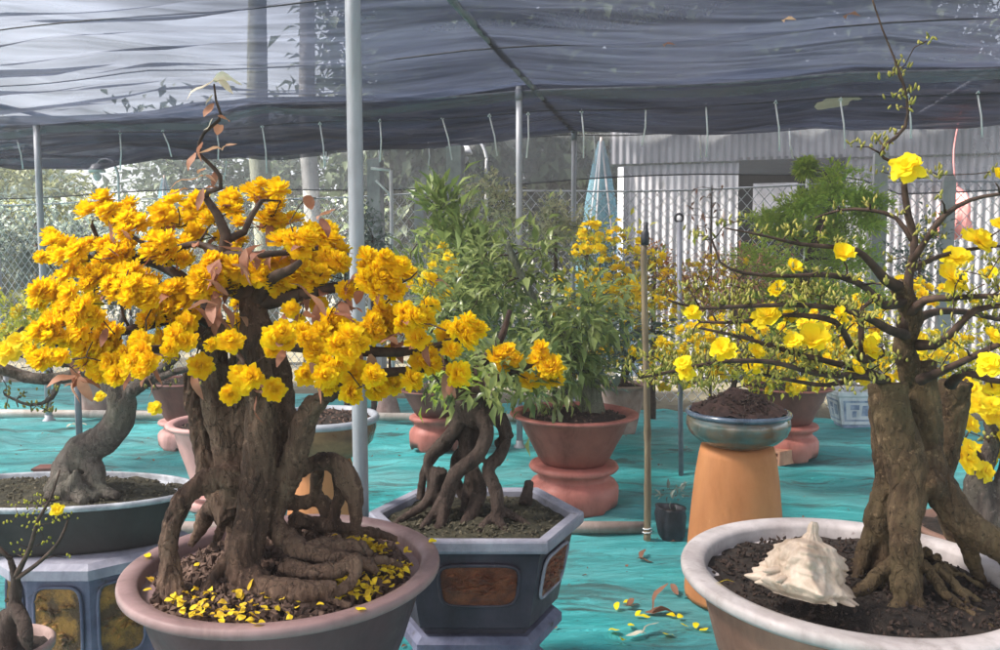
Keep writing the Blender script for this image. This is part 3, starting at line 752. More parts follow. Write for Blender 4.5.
# gooseneck lamps
def lamp(px, py, Y, lab, hdir):
    p = at(px, py, Y); t = thing("garden_lamp", lab, "lamp", V((p.x + hdir * .23, p.y, 0)), "white gooseneck lamps by the fence")
    mb = MB(); x1 = p.x + hdir * .23
    tube(mb, [V((x1, p.y, 0)), V((x1, p.y, p.z - .35)), V((x1, p.y, p.z - .05)), V((p.x + hdir * .16, p.y, p.z + .10)), V((p.x + hdir * .05, p.y, p.z + .11)), V((p.x, p.y, p.z + .06))], .014, 8, .05); mb.build("neck", M["lampwhite"], t)
    mb = MB(); lathe(mb, [(.015, .07), (.05, .06), (.085, .0), (.09, -.02), (.075, -.02), (.04, .03), (0, .04)], p, 20); mb.build("lamp_shade", M["lampwhite"], t)
    mb = MB(); lathe(mb, [(.015, -.02), (.045, -.05), (.045, -.08), (.02, -.115), (0, -.12)], p, 16); mb.build("bulb", M["lampwhite"], t)
lamp(97, 170, 8.9, "white gooseneck lamp beyond the yellow bonsai, near the far left post", 1)
lamp(464, 152, 8.4, "white gooseneck lamp beside the tall mottled concrete post", 1)

# blue mesh draped on poles
def draped(px, pt, Y, w, lab, m):
    top = at(px, pt, Y); t = thing("draped_mesh", lab, "mesh", V((top.x, top.y, 0))); mb = MB(); seg = 28; vs = []; fs = []
    for j in range(13):
        q = j / 12; z = top.z * (1 - q) + .2 * q
        r = .03 + w * (q ** .75)
        for k in range(seg):
            a = 2 * PI * k / seg; rr_ = r * (1 + .18 * math.cos(a * 7 + q * 2) * q + .1 * noise.noise(V((math.cos(a) * 2, math.sin(a) * 2, z * 3))))
            vs.append((top.x + rr_ * math.cos(a), top.y + rr_ * .7 * math.sin(a), z))
    for j in range(12):
        for k in range(seg):
            a = j * seg + k; b = j * seg + (k + 1) % seg; fs.append((a, b, b + seg, a + seg))
    mb.add(vs, fs); mb.build("mesh_cover", m, t)
    for a in (0.4, 2.5, 4.3):
        mb = MB(); tube(mb, [V((top.x, top.y, top.z + .04)), V((top.x + w * 1.1 * math.cos(a), top.y + w * .75 * math.sin(a), 0))], .010, 6, 9, smooth=False); mb.build("leg", M["pvc_tan"], t)
draped(601, 141, 8.7, .36, "pale blue mesh draped over a tripod of poles left of the white shed", M["bluenet"])
draped(164, 178, 11.0, .28, "small blue green mesh draped on poles beyond the fence on the yellow bonsai's side", M["bluenet"])

# ================================================================== TREES BEYOND THE FENCE
def bgtree(x, y, h, cr, seed, label, m="leaf_bg", leafL=.30, n=1500, barkm="bark_dark", group="trees beyond the fence", low=.25, tr=.11):
    t = thing("tree", label, "tree", V((x, y, 0)), group); rr = random.Random(seed)
    c = V((x, y, h * (1 + low) / 2)); rz = h * (1 - low) / 2
    mb = MB(); cs = foliage(mb, c, (cr, cr, rz), n, leafL, leafL * .5, seed, 60, .16, .1, hollow=.15)
    mb.build("crown", M[m], t)
    mb = MB(); nodes = []
    pts = [V((x, y, 0)), V((x + rr.uniform(-.1, .1), y, h * .25)), V((x + rr.uniform(-.2, .2), y, h * .5)), V((x + rr.uniform(-.3, .3), y, h * .8))]
    rad = [tr * 1.2, tr, tr * .7, tr * .25]
    tube(mb, pts, rad, 9, .15, .15)
    P, r_ = spline(pts, rad, .25); nodes = list(zip(P, r_))[2:]
    grow(mb, nodes, cs, rr, .012, .02, .012, .1, 5, .05, tr * .5)
    mb.build("trunk", M[barkm], t)
BGT = [(-9.6, 14, 3.7, 2.1, "yellowish green tree beyond the left end of the fence", "leaf_hazy"), (-6.6, 17.5, 4.7, 2.6, "dark tree beyond the fence behind the left gooseneck lamp", "leaf_bg"),
       (-3.3, 17.5, 4.9, 2.7, "dark broad tree beyond the fence right of the twig rising from the yellow bonsai", "leaf_bg"), (-1.0, 15.5, 8.6, 2.3, "dark tall tree beyond the first white concrete post", "leaf_bg"),
       (1.0, 16.5, 10.2, 2.6, "tallest dark tree beyond the fence behind the second gooseneck lamp", "leaf_bg"), (4.2, 18, 9.6, 2.8, "dark tree standing left of the shed beyond the blue mesh", "leaf_bg"),
       (7.8, 18.5, 10, 3.0, "big dark tree rising behind the shed doorway", "leaf_bg"), (12.0, 18, 9.4, 3.0, "big dark tree rising behind the right end of the shed", "leaf_bg"), (-12.5, 19, 4.2, 2.4, "dark tree farthest toward the left beyond the fence", "leaf_bg")]
for i, (x, y, h, cr, lab, mk) in enumerate(BGT):
    bgtree(x, y, h, cr, 100 + i, lab, mk, .30 if h > 7 else .26, 16000 if h > 7 else 6000, low=.02)
# pale trunks seen beyond the fence
for px, w, lab in ((262, .16, "yellowish bare tree trunk beyond the fence above the yellow bonsai"), (311, .13, "pale grey tree trunk beyond the fence near the thick steel post")):
    p = at(px, 200, 11.5); t = thing("bare_tree", lab, "tree", V((p.x, p.y, 0)), "pale trunks beyond the fence"); mb = MB()
    tube(mb, [V((p.x, p.y, 0)), V((p.x + .04, p.y, 1.5)), V((p.x - .03, p.y, 3.6)), V((p.x + .05, p.y, 6.9))], [w * 1.2, w, w * .9, w * .6], 10, .2, .12); mb.build("trunk", M["bark_pale"] if px > 300 else M["bark_green"], t)
    mb = MB(); foliage(mb, V((p.x, p.y, 7.4)), (1.3, 1.3, .9), 900, .3, .12, px, 12, .25, .1); mb.build("crown", M["leaf_bg"], t)

# hedge-like shrubs just outside the fence
def shrub(px, py, Y, rx, ry, rz, seed, label, m, n, L, Wd, cat="shrub", group=None, clumps=18, tight=.2, name="shrub", barkm="twig", base=0.0, pot=None, up=.3, out=.8):
    c = at(px, py, Y); t = thing(name, label, cat, V((c.x, c.y, base)), group); rr = random.Random(seed)
    mb = MB(); cs = foliage(mb, c, (rx, ry, rz), n, L, Wd, seed, clumps, tight, up, out=out)
    mb.build("foliage", M[m], t)
    mb = MB(); pts = [V((c.x, c.y, base)), V((c.x + rr.uniform(-.03, .03), c.y, base + (c.z - base) * .5)), V((c.x, c.y, c.z))]
    rad = [.03, .022, .012]; tube(mb, pts, rad, 8, .08, .15); P, r_ = spline(pts, rad, .1)
    grow(mb, list(zip(P, r_))[len(P) // 3:], cs, rr, .003, .012, .004, .1, 5, .05, .015)
    mb.build("stem", M[barkm], t); return t, cs
SG = "shrubs along the fence"
shrub(45, 235, 10.3, .75, .4, .65, 201, "bluish grey leafy shrub pressed against the fence at its left end", "leaf_grey", 1100, .13, .06, group=SG, clumps=26)
shrub(128, 262, 10.2, .6, .4, .5, 202, "dull green shrub low behind the fence left of the yellow bonsai crown", "leaf_grey", 700, .12, .05, group=SG)
shrub(35, 195, 11.4, .8, .5, .35, 203, "pale yellow green bush showing over the left end of the fence", "leaf_hazy", 800, .12, .06, group=SG)
shrub(486, 218, 7.3, .26, .22, .34, 204, "cream and yellow variegated shrub before the fence, right of the mottled concrete post", "leaf_cream", 1100, .055, .032, group=SG, clumps=26)
shrub(556, 226, 7.2, .24, .2, .28, 205, "green and cream shrub between the two slim posts", "leaf_cream", 900, .055, .032, group=SG, clumps=22)
shrub(588, 248, 7.1, .12, .15, .2, 206, "narrow cream shrub just left of the blue draped mesh", "leaf_cream", 400, .05, .03, group=SG, clumps=10)
shrub(372, 235, 7.6, .2, .2, .26, 207, "pale greyish shrub in front of the first white concrete post", "leaf_grey", 500, .06, .03, group=SG)
shrub(432, 248, 7.5, .22, .2, .2, 208, "whitish flowering shrub below the short pointed post", "leaf_cream", 500, .05, .03, group=SG)
shrub(345, 262, 7.4, .3, .2, .2, 209, "grey green low shrub behind the thick steel post", "leaf_grey", 500, .07, .03, group=SG)
shrub(655, 262, 7.2, .18, .2, .16, 210, "orange leaved small shrub beside the looped stake", "leaf_orange", 260, .05, .03, group=SG)
shrub(625, 270, 7.0, .3, .2, .2, 211, "grey green shrub low before the white shed wall", "leaf_grey", 500, .06, .03, group=SG)
shrub(920, 260, 6.9, .3, .2, .3, 212, "grey leafed shrub before the right part of the shed", "leaf_grey", 500, .06, .03, group=SG)

# ================================================================== POTS
def pot_on_stand(name, label, c, R_, ztop, stand_h, m_body, m_lip, m_stand, group, stand_label=None, seed=0, cat="flower pot", soilm="soil", feet=True, stand=True):
    """flared round clay pot; its moulded footed stand is a thing of its own"""
    zb = stand_h
    if stand:
        st = thing("pot_stand", stand_label, "pot stand", V((c.x, c.y, 0)), "moulded clay pot stands"); mb = MB(); r = R_ * .70; h = stand_h
        prof = [(r * .86, 0), (r * .93, .03 * h), (r * .98, .14 * h), (r * 1.0, .34 * h), (r * 1.0, .50 * h), (r * .93, .60 * h), (r * .82, .66 * h), (r * .78, .72 * h), (r * .84, .80 * h), (r * .96, .85 * h), (r * 1.0, .90 * h), (r * .97, .96 * h), (r * .9, 1.0 * h - .004), (0, h - .006)]
        def zf(i, a, z):
            if i > 3: return z
            k = math.cos(a * 4 + .8 + seed)
            return max(z, .30 * h * max(0, min(1, (k + .25) * 2.2)) * (1 - .25 * i)) if feet else z
        lathe(mb, prof, V((c.x, c.y, 0)), 72, .006, seed, zf=zf); mb.build("body", m_stand, st)
    t = thing(name, label, cat, V((c.x, c.y, zb)), group)
    H = ztop - zb
    mb = MB(); lathe(mb, [(R_ * .50, 0), (R_ * .54, .02), (R_ * .56, .10 * H), (R_ * .66, .36 * H), (R_ * .77, .62 * H), (R_ * .845, .86 * H), (R_ * .86, .905 * H)], V((c.x, c.y, zb)), 64, .006, seed); mb.build("body", m_body, t)
    mb = MB(); lathe(mb, [(R_ * .862, .90 * H), (R_ * .93, .915 * H), (R_ * .985, .94 * H), (R_ * 1.0, .965 * H), (R_ * .99, .988 * H), (R_ * .95, H), (R_ * .87, .99 * H), (R_ * .83, .97 * H), (R_ * .81, .90 * H), (R_ * .79, .80 * H)], V((c.x, c.y, zb)), 72, .005, seed); mb.build("rim", m_lip, t)
    soil("soil", (c.x, c.y, zb + .90 * H), R_ * .82, R_ * .82, .035, M[soilm], t, .010, seed)
    chips("soil_clods", (c.x, c.y, zb + .91 * H), R_ * .78, R_ * .78, 160, .011, M["mulch"], t, seed + 5, .035)
    return t
PGR = "round clay pots with flared rims"
def P2(px, py, Y): return at(px, py, Y)
c = P2(574, 415, 4.53); pot_on_stand("flower_pot", "brick red clay pot with pink rim holding the fat-stemmed leafy plant", V((c.x, c.y, 0)), .368, .562, .275, M["red_pot"], M["pink_clay"], M["pink_clay"], PGR, "pink clay stand with cut feet under the brick red pot of the leafy plant", 1, soilm="soil_red")
cA = V((c.x, c.y, 0))
c = P2(788, 388, 5.75); pot_on_stand("flower_pot", "dark brown red clay pot behind the terracotta pedestal", V((c.x, c.y, 0)), .315, .53, .26, M["brown_red"], M["brown_red"], M["pink_clay"], PGR, "pink stand under the dark brown red pot, beside the hollow brick", 2)
cC = V((c.x, c.y, 0))
c = P2(434, 410, 6.0); pot_on_stand("flower_pot", "brown clay pot half hidden behind the braided root tree", V((c.x, c.y, 0)), .27, .47, .27, M["brown_red"], M["brown_red"], M["pink_clay"], PGR, "pink clay stand seen past the braided roots", 3)
cE = V((c.x, c.y, 0))
c = P2(186, 390, 6.1); pot_on_stand("flower_pot", "dark brown red pot showing just left of the yellow bonsai trunk", V((c.x, c.y, 0)), .30, .52, .22, M["brown_red"], M["brown_red"], M["pale_pink"], PGR, "pale pink stand with cut feet just left of the yellow bonsai trunk", 4)
cF = V((c.x, c.y, 0))
c = P2(222, 424, 4.6); pot_on_stand("flower_pot", "pale pink pot with a wide lip hidden mostly behind the yellow bonsai trunk", V((c.x, c.y, 0)), .31, .50, .10, M["pale_pink"], M["pale_pink"], M["pale_pink"], PGR, "low pale pink stand behind the yellow bonsai trunk", 5)
c = P2(97, 385, 7.4); pot_on_stand("flower_pot", "beige stone coloured pot beyond the pipe, behind the curved trunk", V((c.x, c.y, 0)), .24, .42, .0, M["stone"], M["stone"], M["stone"], PGR, None, 6, stand=False)
c = P2(622, 380, 6.6); pot_on_stand("flower_pot", "dull grey pot behind the rim of the brick red pot", V((c.x, c.y, 0)), .22, .42, .0, M["stone"], M["stone"], M["stone"], PGR, None, 7, stand=False)
cB = V((c.x, c.y, 0))

# mauve front pot
cL = V((-.491, 1.785, 0)); RL, ZL = .352, .725
def stand_block(name, label, c, r, h, m):
    t = thing(name, label, "pedestal", V((c.x, c.y, 0)), "pedestals under the front pots"); mb = MB()
    lathe(mb, [(r * 1.15, 0), (r * 1.15, .05), (r * .95, .08), (r * .9, h - .08), (r * 1.1, h - .05), (r * 1.1, h - .003), (0, h - .003)], c, 40, .01); mb.build("body", m, t)
t = thing("flower_pot", "wide mauve plastic pot holding the golden yellow bonsai", "flower pot", V((cL.x, cL.y, .40)))
mb = MB(); H = ZL
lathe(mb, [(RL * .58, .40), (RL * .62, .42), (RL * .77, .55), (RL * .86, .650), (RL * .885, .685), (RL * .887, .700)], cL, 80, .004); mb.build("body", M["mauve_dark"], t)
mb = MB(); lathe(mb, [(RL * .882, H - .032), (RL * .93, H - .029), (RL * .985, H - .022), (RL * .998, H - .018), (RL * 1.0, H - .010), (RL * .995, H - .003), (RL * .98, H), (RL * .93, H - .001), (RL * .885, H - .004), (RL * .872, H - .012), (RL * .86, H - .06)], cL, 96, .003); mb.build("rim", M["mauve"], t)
soil("soil", (cL.x, cL.y, H - .045), RL * .87, RL * .87, .045, M["soil_red"], t, .016, 3)
chips("bark_mulch", (cL.x, cL.y, H - .038), RL * .83, RL * .83, 2600, .0125, M["mulch"], t, 4, .045)
stand_block("pedestal", "round cement pedestal under the mauve pot", cL, .2, .40, M["blue_cement"])
# petals fallen in the mauve pot
mb = MB(); rr = random.Random(8)
spots = [(.02, -.25, .08, 40), (.15, .08, .06, 170), (.25, -.03, .05, 60), (-.17, -.20, .06, 30), (.19, -.15, .07, 70), (-.04, -.27, .07, 30), (-.24, -.08, .05, 7), (.1, .2, .08, 18), (-.10, -.23, .04, 16)]
for (x, y, s, n) in spots:
    for _ in range(n):
        dx, dy = x + rr.gauss(0, s * .6), y + rr.gauss(0, s * .45)
        q = math.hypot(dx, dy) / RL
        if q > .82: continue
        p = V((cL.x + dx, cL.y + dy, H - .045 + .045 * (1 - q * q) + .016 + rr.uniform(0, .006)))
        leaf2(mb, p, V((rr.uniform(-1, 1), rr.uniform(-1, 1), rr.uniform(-.2, .5))), .017 * rr.uniform(.5, 1.3), .013, rr, rr.uniform(.1, .7), .3, .6)
tag(mb.build("fallen_petals", M["petal_fallen"], None, V((cL.x, cL.y, H))), "yellow petals fallen on the bark mulch in the mauve pot", "petals", kind="stuff")
for i, (a, q) in enumerate([(3.05, .95), (2.2, .93), (-.9, .95), (-1.5, .94), (.35, .96)]):
    mb = MB(); p = V((cL.x + RL * q * math.cos(a), cL.y + RL * q * math.sin(a), H + .004)); leaf2(mb, p, V((1, .4 * i - 1, .05)), .022, .015, rr, .1, .1)
    tag(mb.build("petal", M["petal_lemon"], None, p), "single yellow petal lying on the rim of the mauve pot", "petal", "petals on the mauve rim")

# white-rimmed right pot
cR = V((.815, 1.80, 0)); RR_, ZR = .388, .700
t = thing("flower_pot", "large round pot with broad chalky white rim holding the budding bonsai", "flower pot", V((cR.x, cR.y, .34)))
H = ZR
mb = MB(); lathe(mb, [(RR_ * .62, .34), (RR_ * .66, .36), (RR_ * .78, .5), (RR_ * .86, .62), (RR_ * .872, .65), (RR_ * .874, .672)], cR, 80, .004); mb.build("body", M["brownpot"], t)
mb = MB(); lathe(mb, [(RR_ * .862, H - .042), (RR_ * .95, H - .035), (RR_ * .985, H - .027), (RR_ * .998, H - .020), (RR_ * 1.0, H - .010), (RR_ * .992, H - .003), (RR_ * .97, H), (RR_ * .90, H - .001), (RR_ * .86, H - .005), (RR_ * .848, H - .015), (RR_ * .84, H - .07)], cR, 96, .003); mb.build("rim", M["whitelip"], t)
soil("soil", (cR.x, cR.y, H - .040), RR_ * .85, RR_ * .85, .02, M["soil"], t, .012, 5)
chips("soil_clods", (cR.x, cR.y, H - .036), RR_ * .83, RR_ * .83, 1500, .007, M["clod"], t, 6, .025)
stand_block("pedestal", "round cement pedestal under the white rimmed pot", cR, .24, .34, M["blue_cement"])
mb = MB(); p = at(716, 563, 1.72); p.z = ZR + .003; leaf2(mb, p, V((1, .15, 0)), .045, .010, rr, .05, .1)
tag(mb.build("petal", M["petal_lemon"], None, p), "thin yellow petal lying on the white rim", "petal")

# hexagonal tray
cH = V((-.077, 2.55, 0)); hl, he, hd = .350, .215, .285
def hexloop(s, z, c=cH, e=0):
    return [V((c.x + x * s + (e if x > 0 else -e) * (1 if abs(x) > .25 else .6), c.y + y * s + (e * math.copysign(1, y) if y else 0), z)) for x, y in ((he, -hd), (hl, 0), (he, hd), (-he, hd), (-hl, 0), (-he, -hd))]
def loops(mb, L, close=True):
    vs = [p for l in L for p in l]; n = len(L[0]); fs = []
    for i in range(len(L) - 1):
        for k in range(n): fs.append((i * n + k, i * n + (k + 1) % n, (i + 1) * n + (k + 1) % n, (i + 1) * n + k))
    if close: fs.append(tuple(range(n - 1, -1, -1)))
    mb.add(vs, fs)
t = thing("planter_tray", "hexagonal slate cement planter with rust red relief panels, braided root tree inside", "planter", V((cH.x, cH.y, .28)))
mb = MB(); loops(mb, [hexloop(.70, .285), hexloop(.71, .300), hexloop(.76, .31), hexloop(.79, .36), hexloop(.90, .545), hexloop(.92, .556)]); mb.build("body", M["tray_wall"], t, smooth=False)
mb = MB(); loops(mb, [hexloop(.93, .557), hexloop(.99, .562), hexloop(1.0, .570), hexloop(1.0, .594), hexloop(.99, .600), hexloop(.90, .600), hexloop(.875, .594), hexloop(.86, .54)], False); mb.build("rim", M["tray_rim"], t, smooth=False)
hexs = lambda a: min(1.0, 1 / max(1e-6, max(abs(math.sin(a)), abs(math.cos(a)) * 1.0 * .62 + abs(math.sin(a)) * .5, .0)) ) * .98
def hexsh(a):
    x, y = math.cos(a) * hl, math.sin(a) * hd
    s1 = hd / max(abs(y), 1e-6)
    s2 = (hl * hd) / max(1e-6, abs(x) * hd + abs(y) * (hl - he))
    return min(s1, s2)
soil("soil", (cH.x, cH.y, .572), hl * .865, hd * .865, .03, M["soil_moss"], t, .014, 7, hexsh)
chips("soil_clods", (cH.x, cH.y, .572), hl * .84, hd * .84, 900, .008, M["crumb"], t, 9, .03, hexsh)
def panel_on(a, b, c_, d_, parent, m_p, m_f, name="relief_panel", seed=0, inset=(.16, .84, .2, .82), blobs=34):
    """relief panel with a raised frame on the quad a(bl) b(br) c(tr) d(tl)"""
    def P(s, q, o=0):
        p = a.lerp(b, s).lerp(d_.lerp(c_, s), q); return p + nrm * o
    nrm = (b - a).cross(d_ - a).normalized()
    s0, s1, q0, q1 = inset; N = 40; rr = random.Random(seed)
    pts = []
    for k in range(N):
        an = 2 * PI * k / N; cx = math.copysign(abs(math.cos(an)) ** .38, math.cos(an)); sy = math.copysign(abs(math.sin(an)) ** .42, math.sin(an))
        pts.append(((s0 + s1) / 2 + (s1 - s0) / 2 * cx, (q0 + q1) / 2 + (q1 - q0) / 2 * sy))
    mb = MB(); mid = ((s0 + s1) / 2, (q0 + q1) / 2)
    rings = [1.0, .93, .75, .55, .35, .15]; vs = []; fs = []
    for j, k in enumerate(rings):
        for i, (s, q) in enumerate(pts):
            ss, qq = mid[0] + (s - mid[0]) * k, mid[1] + (q - mid[1]) * k
            o = .003 + (0 if j == 0 else .006 * noise.noise(V((ss * 14 + seed, qq * 9, 1))) + .004)
            vs.append(P(ss, qq, o))
    for j in range(len(rings) - 1):
        for i in range(N): fs.append((j * N + i, j * N + (i + 1) % N, (j + 1) * N + (i + 1) % N, (j + 1) * N + i))
    fs.append(tuple((len(rings) - 1) * N + i for i in range(N))); mb.add(vs, fs)
    for _ in range(blobs):
        s, q = mid[0] + rr.gauss(0, .22) * (s1 - s0), mid[1] + rr.gauss(0, .20) * (q1 - q0)
        if abs(s - mid[0]) > .42 * (s1 - s0) or abs(q - mid[1]) > .38 * (q1 - q0): continue
        w = rr.uniform(.04, .14) * (s1 - s0)
        tube(mb, [P(s - w, q + rr.uniform(-.03, .03), .008), P(s, q + rr.uniform(-.02, .05), .011), P(s + w, q + rr.uniform(-.03, .03), .008)], [.002, .0075, .002], 6, .02)
    po = mb.build(name, m_p, parent)
    mb = MB(); tube(mb, [P(s, q, .006) for s, q in pts + pts[:2]], .006, 6, .02, cap=False); mb.build("panel_frame", m_f, po)
lo, hi = hexloop(.79, .36), hexloop(.90, .545)
lo2 = hexloop(.795, .365); hi2 = hexloop(.905, .545)
panel_on(lo2[5], lo2[0], hi2[0], hi2[5], t, M["relief"], M["tray_wall"], seed=3, inset=(.22, .86, .12, .86))
panel_on(lo2[0], lo2[1], hi2[1], hi2[0], t, M["relief"], M["tray_rim"], seed=5, inset=(.14, .86, .12, .88))
panel_on(lo2[4], lo2[5], hi2[5], hi2[4], t, M["relief"], M["tray_rim"], seed=6, inset=(.14, .86, .12, .88))
t = thing("pedestal", "stepped blue grey cement pedestal under the hexagonal planter", "pedestal", V((cH.x, cH.y, 0)))
mb = MB(); loops(mb, [hexloop(.86, 0), hexloop(.86, .06), hexloop(.80, .08), hexloop(.62, .11), hexloop(.58, .17), hexloop(.62, .205), hexloop(.74, .22), hexloop(.80, .235), hexloop(.80, .262), hexloop(.74, .28), hexloop(.10, .282)]); mb.build("body", M["blue_cement"], t, smooth=False)

# oval black tray on the left and its ochre panelled pedestal
cO = V((-1.62, 2.82, 0))
t = thing("planter_tray", "long oval black planter with worn pale rim holding the curved trunk bonsai", "planter", V((cO.x, cO.y, .42)))
ox, oy = .535, .245
mb = MB(); lathe(mb, [(.84, .425), (.86, .44), (.92, .50), (.955, .57), (.965, .582)], cO, 80, .003, 0, ox, oy); mb.build("body", M["blacktray"], t)
mb = MB(); lathe(mb, [(.967, .580), (.995, .584), (1.0, .594), (.99, .601), (.965, .602), (.95, .596), (.94, .56)], cO, 80, .002, 0, ox, oy); mb.build("rim", M["silver_rim"], t)
soil("soil", (cO.x, cO.y, .578), ox * .945, oy * .945, .03, M["soil_moss"], t, .012, 9)
chips("soil_clods", (cO.x, cO.y, .578), ox * .93, oy * .93, 900, .0085, M["crumb"], t, 12, .03)
t = thing("pedestal", "lavender grey pedestal with ochre relief panels under the oval planter", "pedestal", V((cO.x + .12, cO.y - .02, 0)))
c8 = V((cO.x + .15, cO.y - .02, 0))
def oct(r, z, n=8, c=c8): return [V((c.x + r * 1.18 * math.cos(2 * PI * (k + .5) / n), c.y + r * math.sin(2 * PI * (k + .5) / n), z)) for k in range(n)]
mb = MB(); loops(mb, [oct(.27, 0), oct(.27, .04), oct(.23, .06), oct(.23, .35), oct(.25, .365)]); mb.build("body", M["blue_cement"], t, smooth=False)
mb = MB(); loops(mb, [oct(.26, .366), oct(.285, .372), oct(.285, .405), oct(.26, .421), oct(.05, .422)]); mb.build("cap", M["tray_rim"], t, smooth=False)
a, b = oct(.231, .06), oct(.231, .35)
for k in (4, 5, 6):
    panel_on(a[k], a[(k + 1) % 8], b[(k + 1) % 8], b[k], t, M["ochre"], M["blue_cement"], seed=20 + k, inset=(.12, .88, .06, .94), blobs=20)

# terracotta pedestal with glazed bowl
cT = at(738, 413, 3.30); cT = V((cT.x, cT.y, 0))
t = thing("pedestal", "tall flared orange terracotta pedestal carrying the glazed bowl", "pedestal", cT)
mb = MB(); lathe(mb, [(.203, 0), (.206, .02), (.203, .12), (.195, .24), (.184, .38), (.170, .52), (.156, .61), (.148, .645), (0, .646)], cT, 64, .004); mb.build("body", M["terracotta"], t)
t = thing("planter_bowl", "glazed teal and brown bowl heaped with dark soil on the terracotta pedestal", "bowl", V((cT.x, cT.y, .648)))
mb = MB(); lathe(mb, [(.10, .648), (.125, .652), (.165, .672), (.198, .702), (.211, .735), (.209, .762), (.202, .774)], cT, 72, .003); mb.build("body", M["glaze"], t)
mb = MB(); lathe(mb, [(.203, .773), (.211, .778), (.215, .786), (.212, .794), (.203, .798), (.193, .792), (.188, .775)], cT, 72, .002); mb.build("rim", M["glaze_rim"], t)
soil("soil", (cT.x, cT.y, .778), .194, .194, .105, M["soil_red"], t, .020, 12, None, 1.35)
rr = random.Random(4); mb = MB()
chips("soil_clods", (cT.x, cT.y, .782), .18, .18, 500, .009, M["clod"], t, 14, .09)
# brown bowl with grey rim behind the bonsai trunk
cG = at(322, 415, 4.05); cG = V((cG.x, cG.y, 0))
t = thing("planter_bowl", "ochre brown bowl with blue grey rim behind the thick steel post", "bowl", V((cG.x, cG.y, .42)))
mb = MB(); lathe(mb, [(.15, .42), (.2, .44), (.255, .50), (.275, .57), (.272, .6)], cG, 60, .003); mb.build("body", M["ochre_bowl"], t)
mb = MB(); lathe(mb, [(.272, .60), (.288, .605), (.292, .62), (.284, .635), (.262, .635), (.255, .6)], cG, 60, .002); mb.build("rim", M["greyrim"], t)
soil("soil", (cG.x, cG.y, .61), .26, .26, .03, M["soil"], t, .015, 22)
chips("soil_clods", (cG.x, cG.y, .61), .25, .25, 300, .012, M["mulch"], t, 23, .03)
t = thing("pedestal", "orange brown clay pedestal behind the thick steel post", "pedestal", cG)
mb = MB(); lathe(mb, [(.2, 0), (.2, .03), (.17, .2), (.15, .38), (.14, .418), (0, .419)], cG, 48, .004); mb.build("body", M["terracotta"], t)

# porcelain trough
p = at(853, 408, 6.9); c = V((p.x, p.y, 0)); t = thing("planter_box", "small square white porcelain planter with faded blue panels on the teal cloth", "planter", c)
mb = MB()
def sq(w, z, d=None): d = d or w * .8; return [V((c.x + x * w / 2, c.y + y * d / 2, z)) for x, y in ((-1, -1), (1, -1), (1, 1), (-1, 1))]
loops(mb, [sq(.27, .03), sq(.28, .035), sq(.37, .27), sq(.40, .285), sq(.40, .32), sq(.36, .322), sq(.34, .27)]); mb.build("body", M["porcelain"], t, smooth=False)
mb = MB(); loops(mb, [sq(.24, 0), sq(.25, .028)]); mb.build("foot", M["cobalt"], t, smooth=False)
for k in (0, 1, 3):
    l, h = sq(.2825, .045), sq(.368, .262); a, b, cc, d = l[k], l[(k + 1) % 4], h[(k + 1) % 4], h[k]; nrm = (b - a).cross(d - a).normalized() * .004
    def Q(s, q): return a.lerp(b, s).lerp(d.lerp(cc, s), q) + nrm
    mb = MB()
    for (s0, s1, q0, q1) in ((.08, .92, .84, .92), (.08, .92, .08, .15), (.08, .14, .15, .84), (.86, .92, .15, .84), (.25, .48, .55, .75), (.3, .42, .25, .5), (.56, .78, .3, .72)):
        mb.add([Q(s0, q0), Q(s1, q0), Q(s1, q1), Q(s0, q1)], [(0, 1, 2, 3)])
    mb.build("painted_panel", M["cobalt"], t, smooth=False)
soil("soil", (c.x, c.y, .28), .17, .135, .01, M["soil"], t, .01, 31)
# hollow brick
p = at(781, 462, 5.55); t = thing("hollow_brick", "pinkish hollow clay brick beside the pink stand", "brick", V((p.x, p.y, 0)))
mb = MB(); bx, by, bz = .17, .10, .10; bt = .016
rz = .55; ce, se = math.cos(rz), math.sin(rz)
def bb(x, y, z, sx, sy, sz): mb.box((p.x + x * ce - y * se, p.y + x * se + y * ce, z), (sx, sy, sz), rz)
for z in (bt / 2 + .006, bz / 2 + .006, bz - bt / 2 + .006): bb(0, 0, z, bx * .9, by, bt)
for y in (-by / 2 + bt / 2, 0, by / 2 - bt / 2):
    for z0 in (.29 * bz, .71 * bz): bb(0, y, z0 + .006, bx * .9, bt, .42 * bz - bt * .72)
mb.build("body", M["brick"], t, smooth=False)
p = at(55, 468, 4.9); mb = MB(); mb.box((p.x, p.y, .075), (.22, .11, .13), .1, .97); mb.box((p.x, p.y, .145), (.23, .12, .012), .1)
tag(mb.build("block", M["brown_red"], None, V((p.x, p.y, 0)), smooth=False), "dull red block on the teal cloth behind the oval planter", "block")
# black nursery bag
p = at(671, 545, 3.98); c = V((p.x, p.y, .0)); t = thing("nursery_bag", "crumpled black plastic nursery bag beside the bamboo stake", "plant bag", c)
mb = MB(); lathe(mb, [(.062, .01), (.072, .03), (.076, .08), (.078, .13), (.070, .16), (.074, .175), (.062, .17), (.055, .14)], c, 30, .35, 3, 1.05, .95); mb.build("bag", M["black"], t)
soil("soil", (c.x, c.y, .145), .058, .055, .012, M["soil"], t, .008, 41)
mb = MB(); rr = random.Random(9); foliage(mb, V((c.x + .02, c.y, .22)), (.05, .05, .05), 26, .05, .018, 9, 6, .3, .5); mb.build("weed", M["leaf_grey"], t)
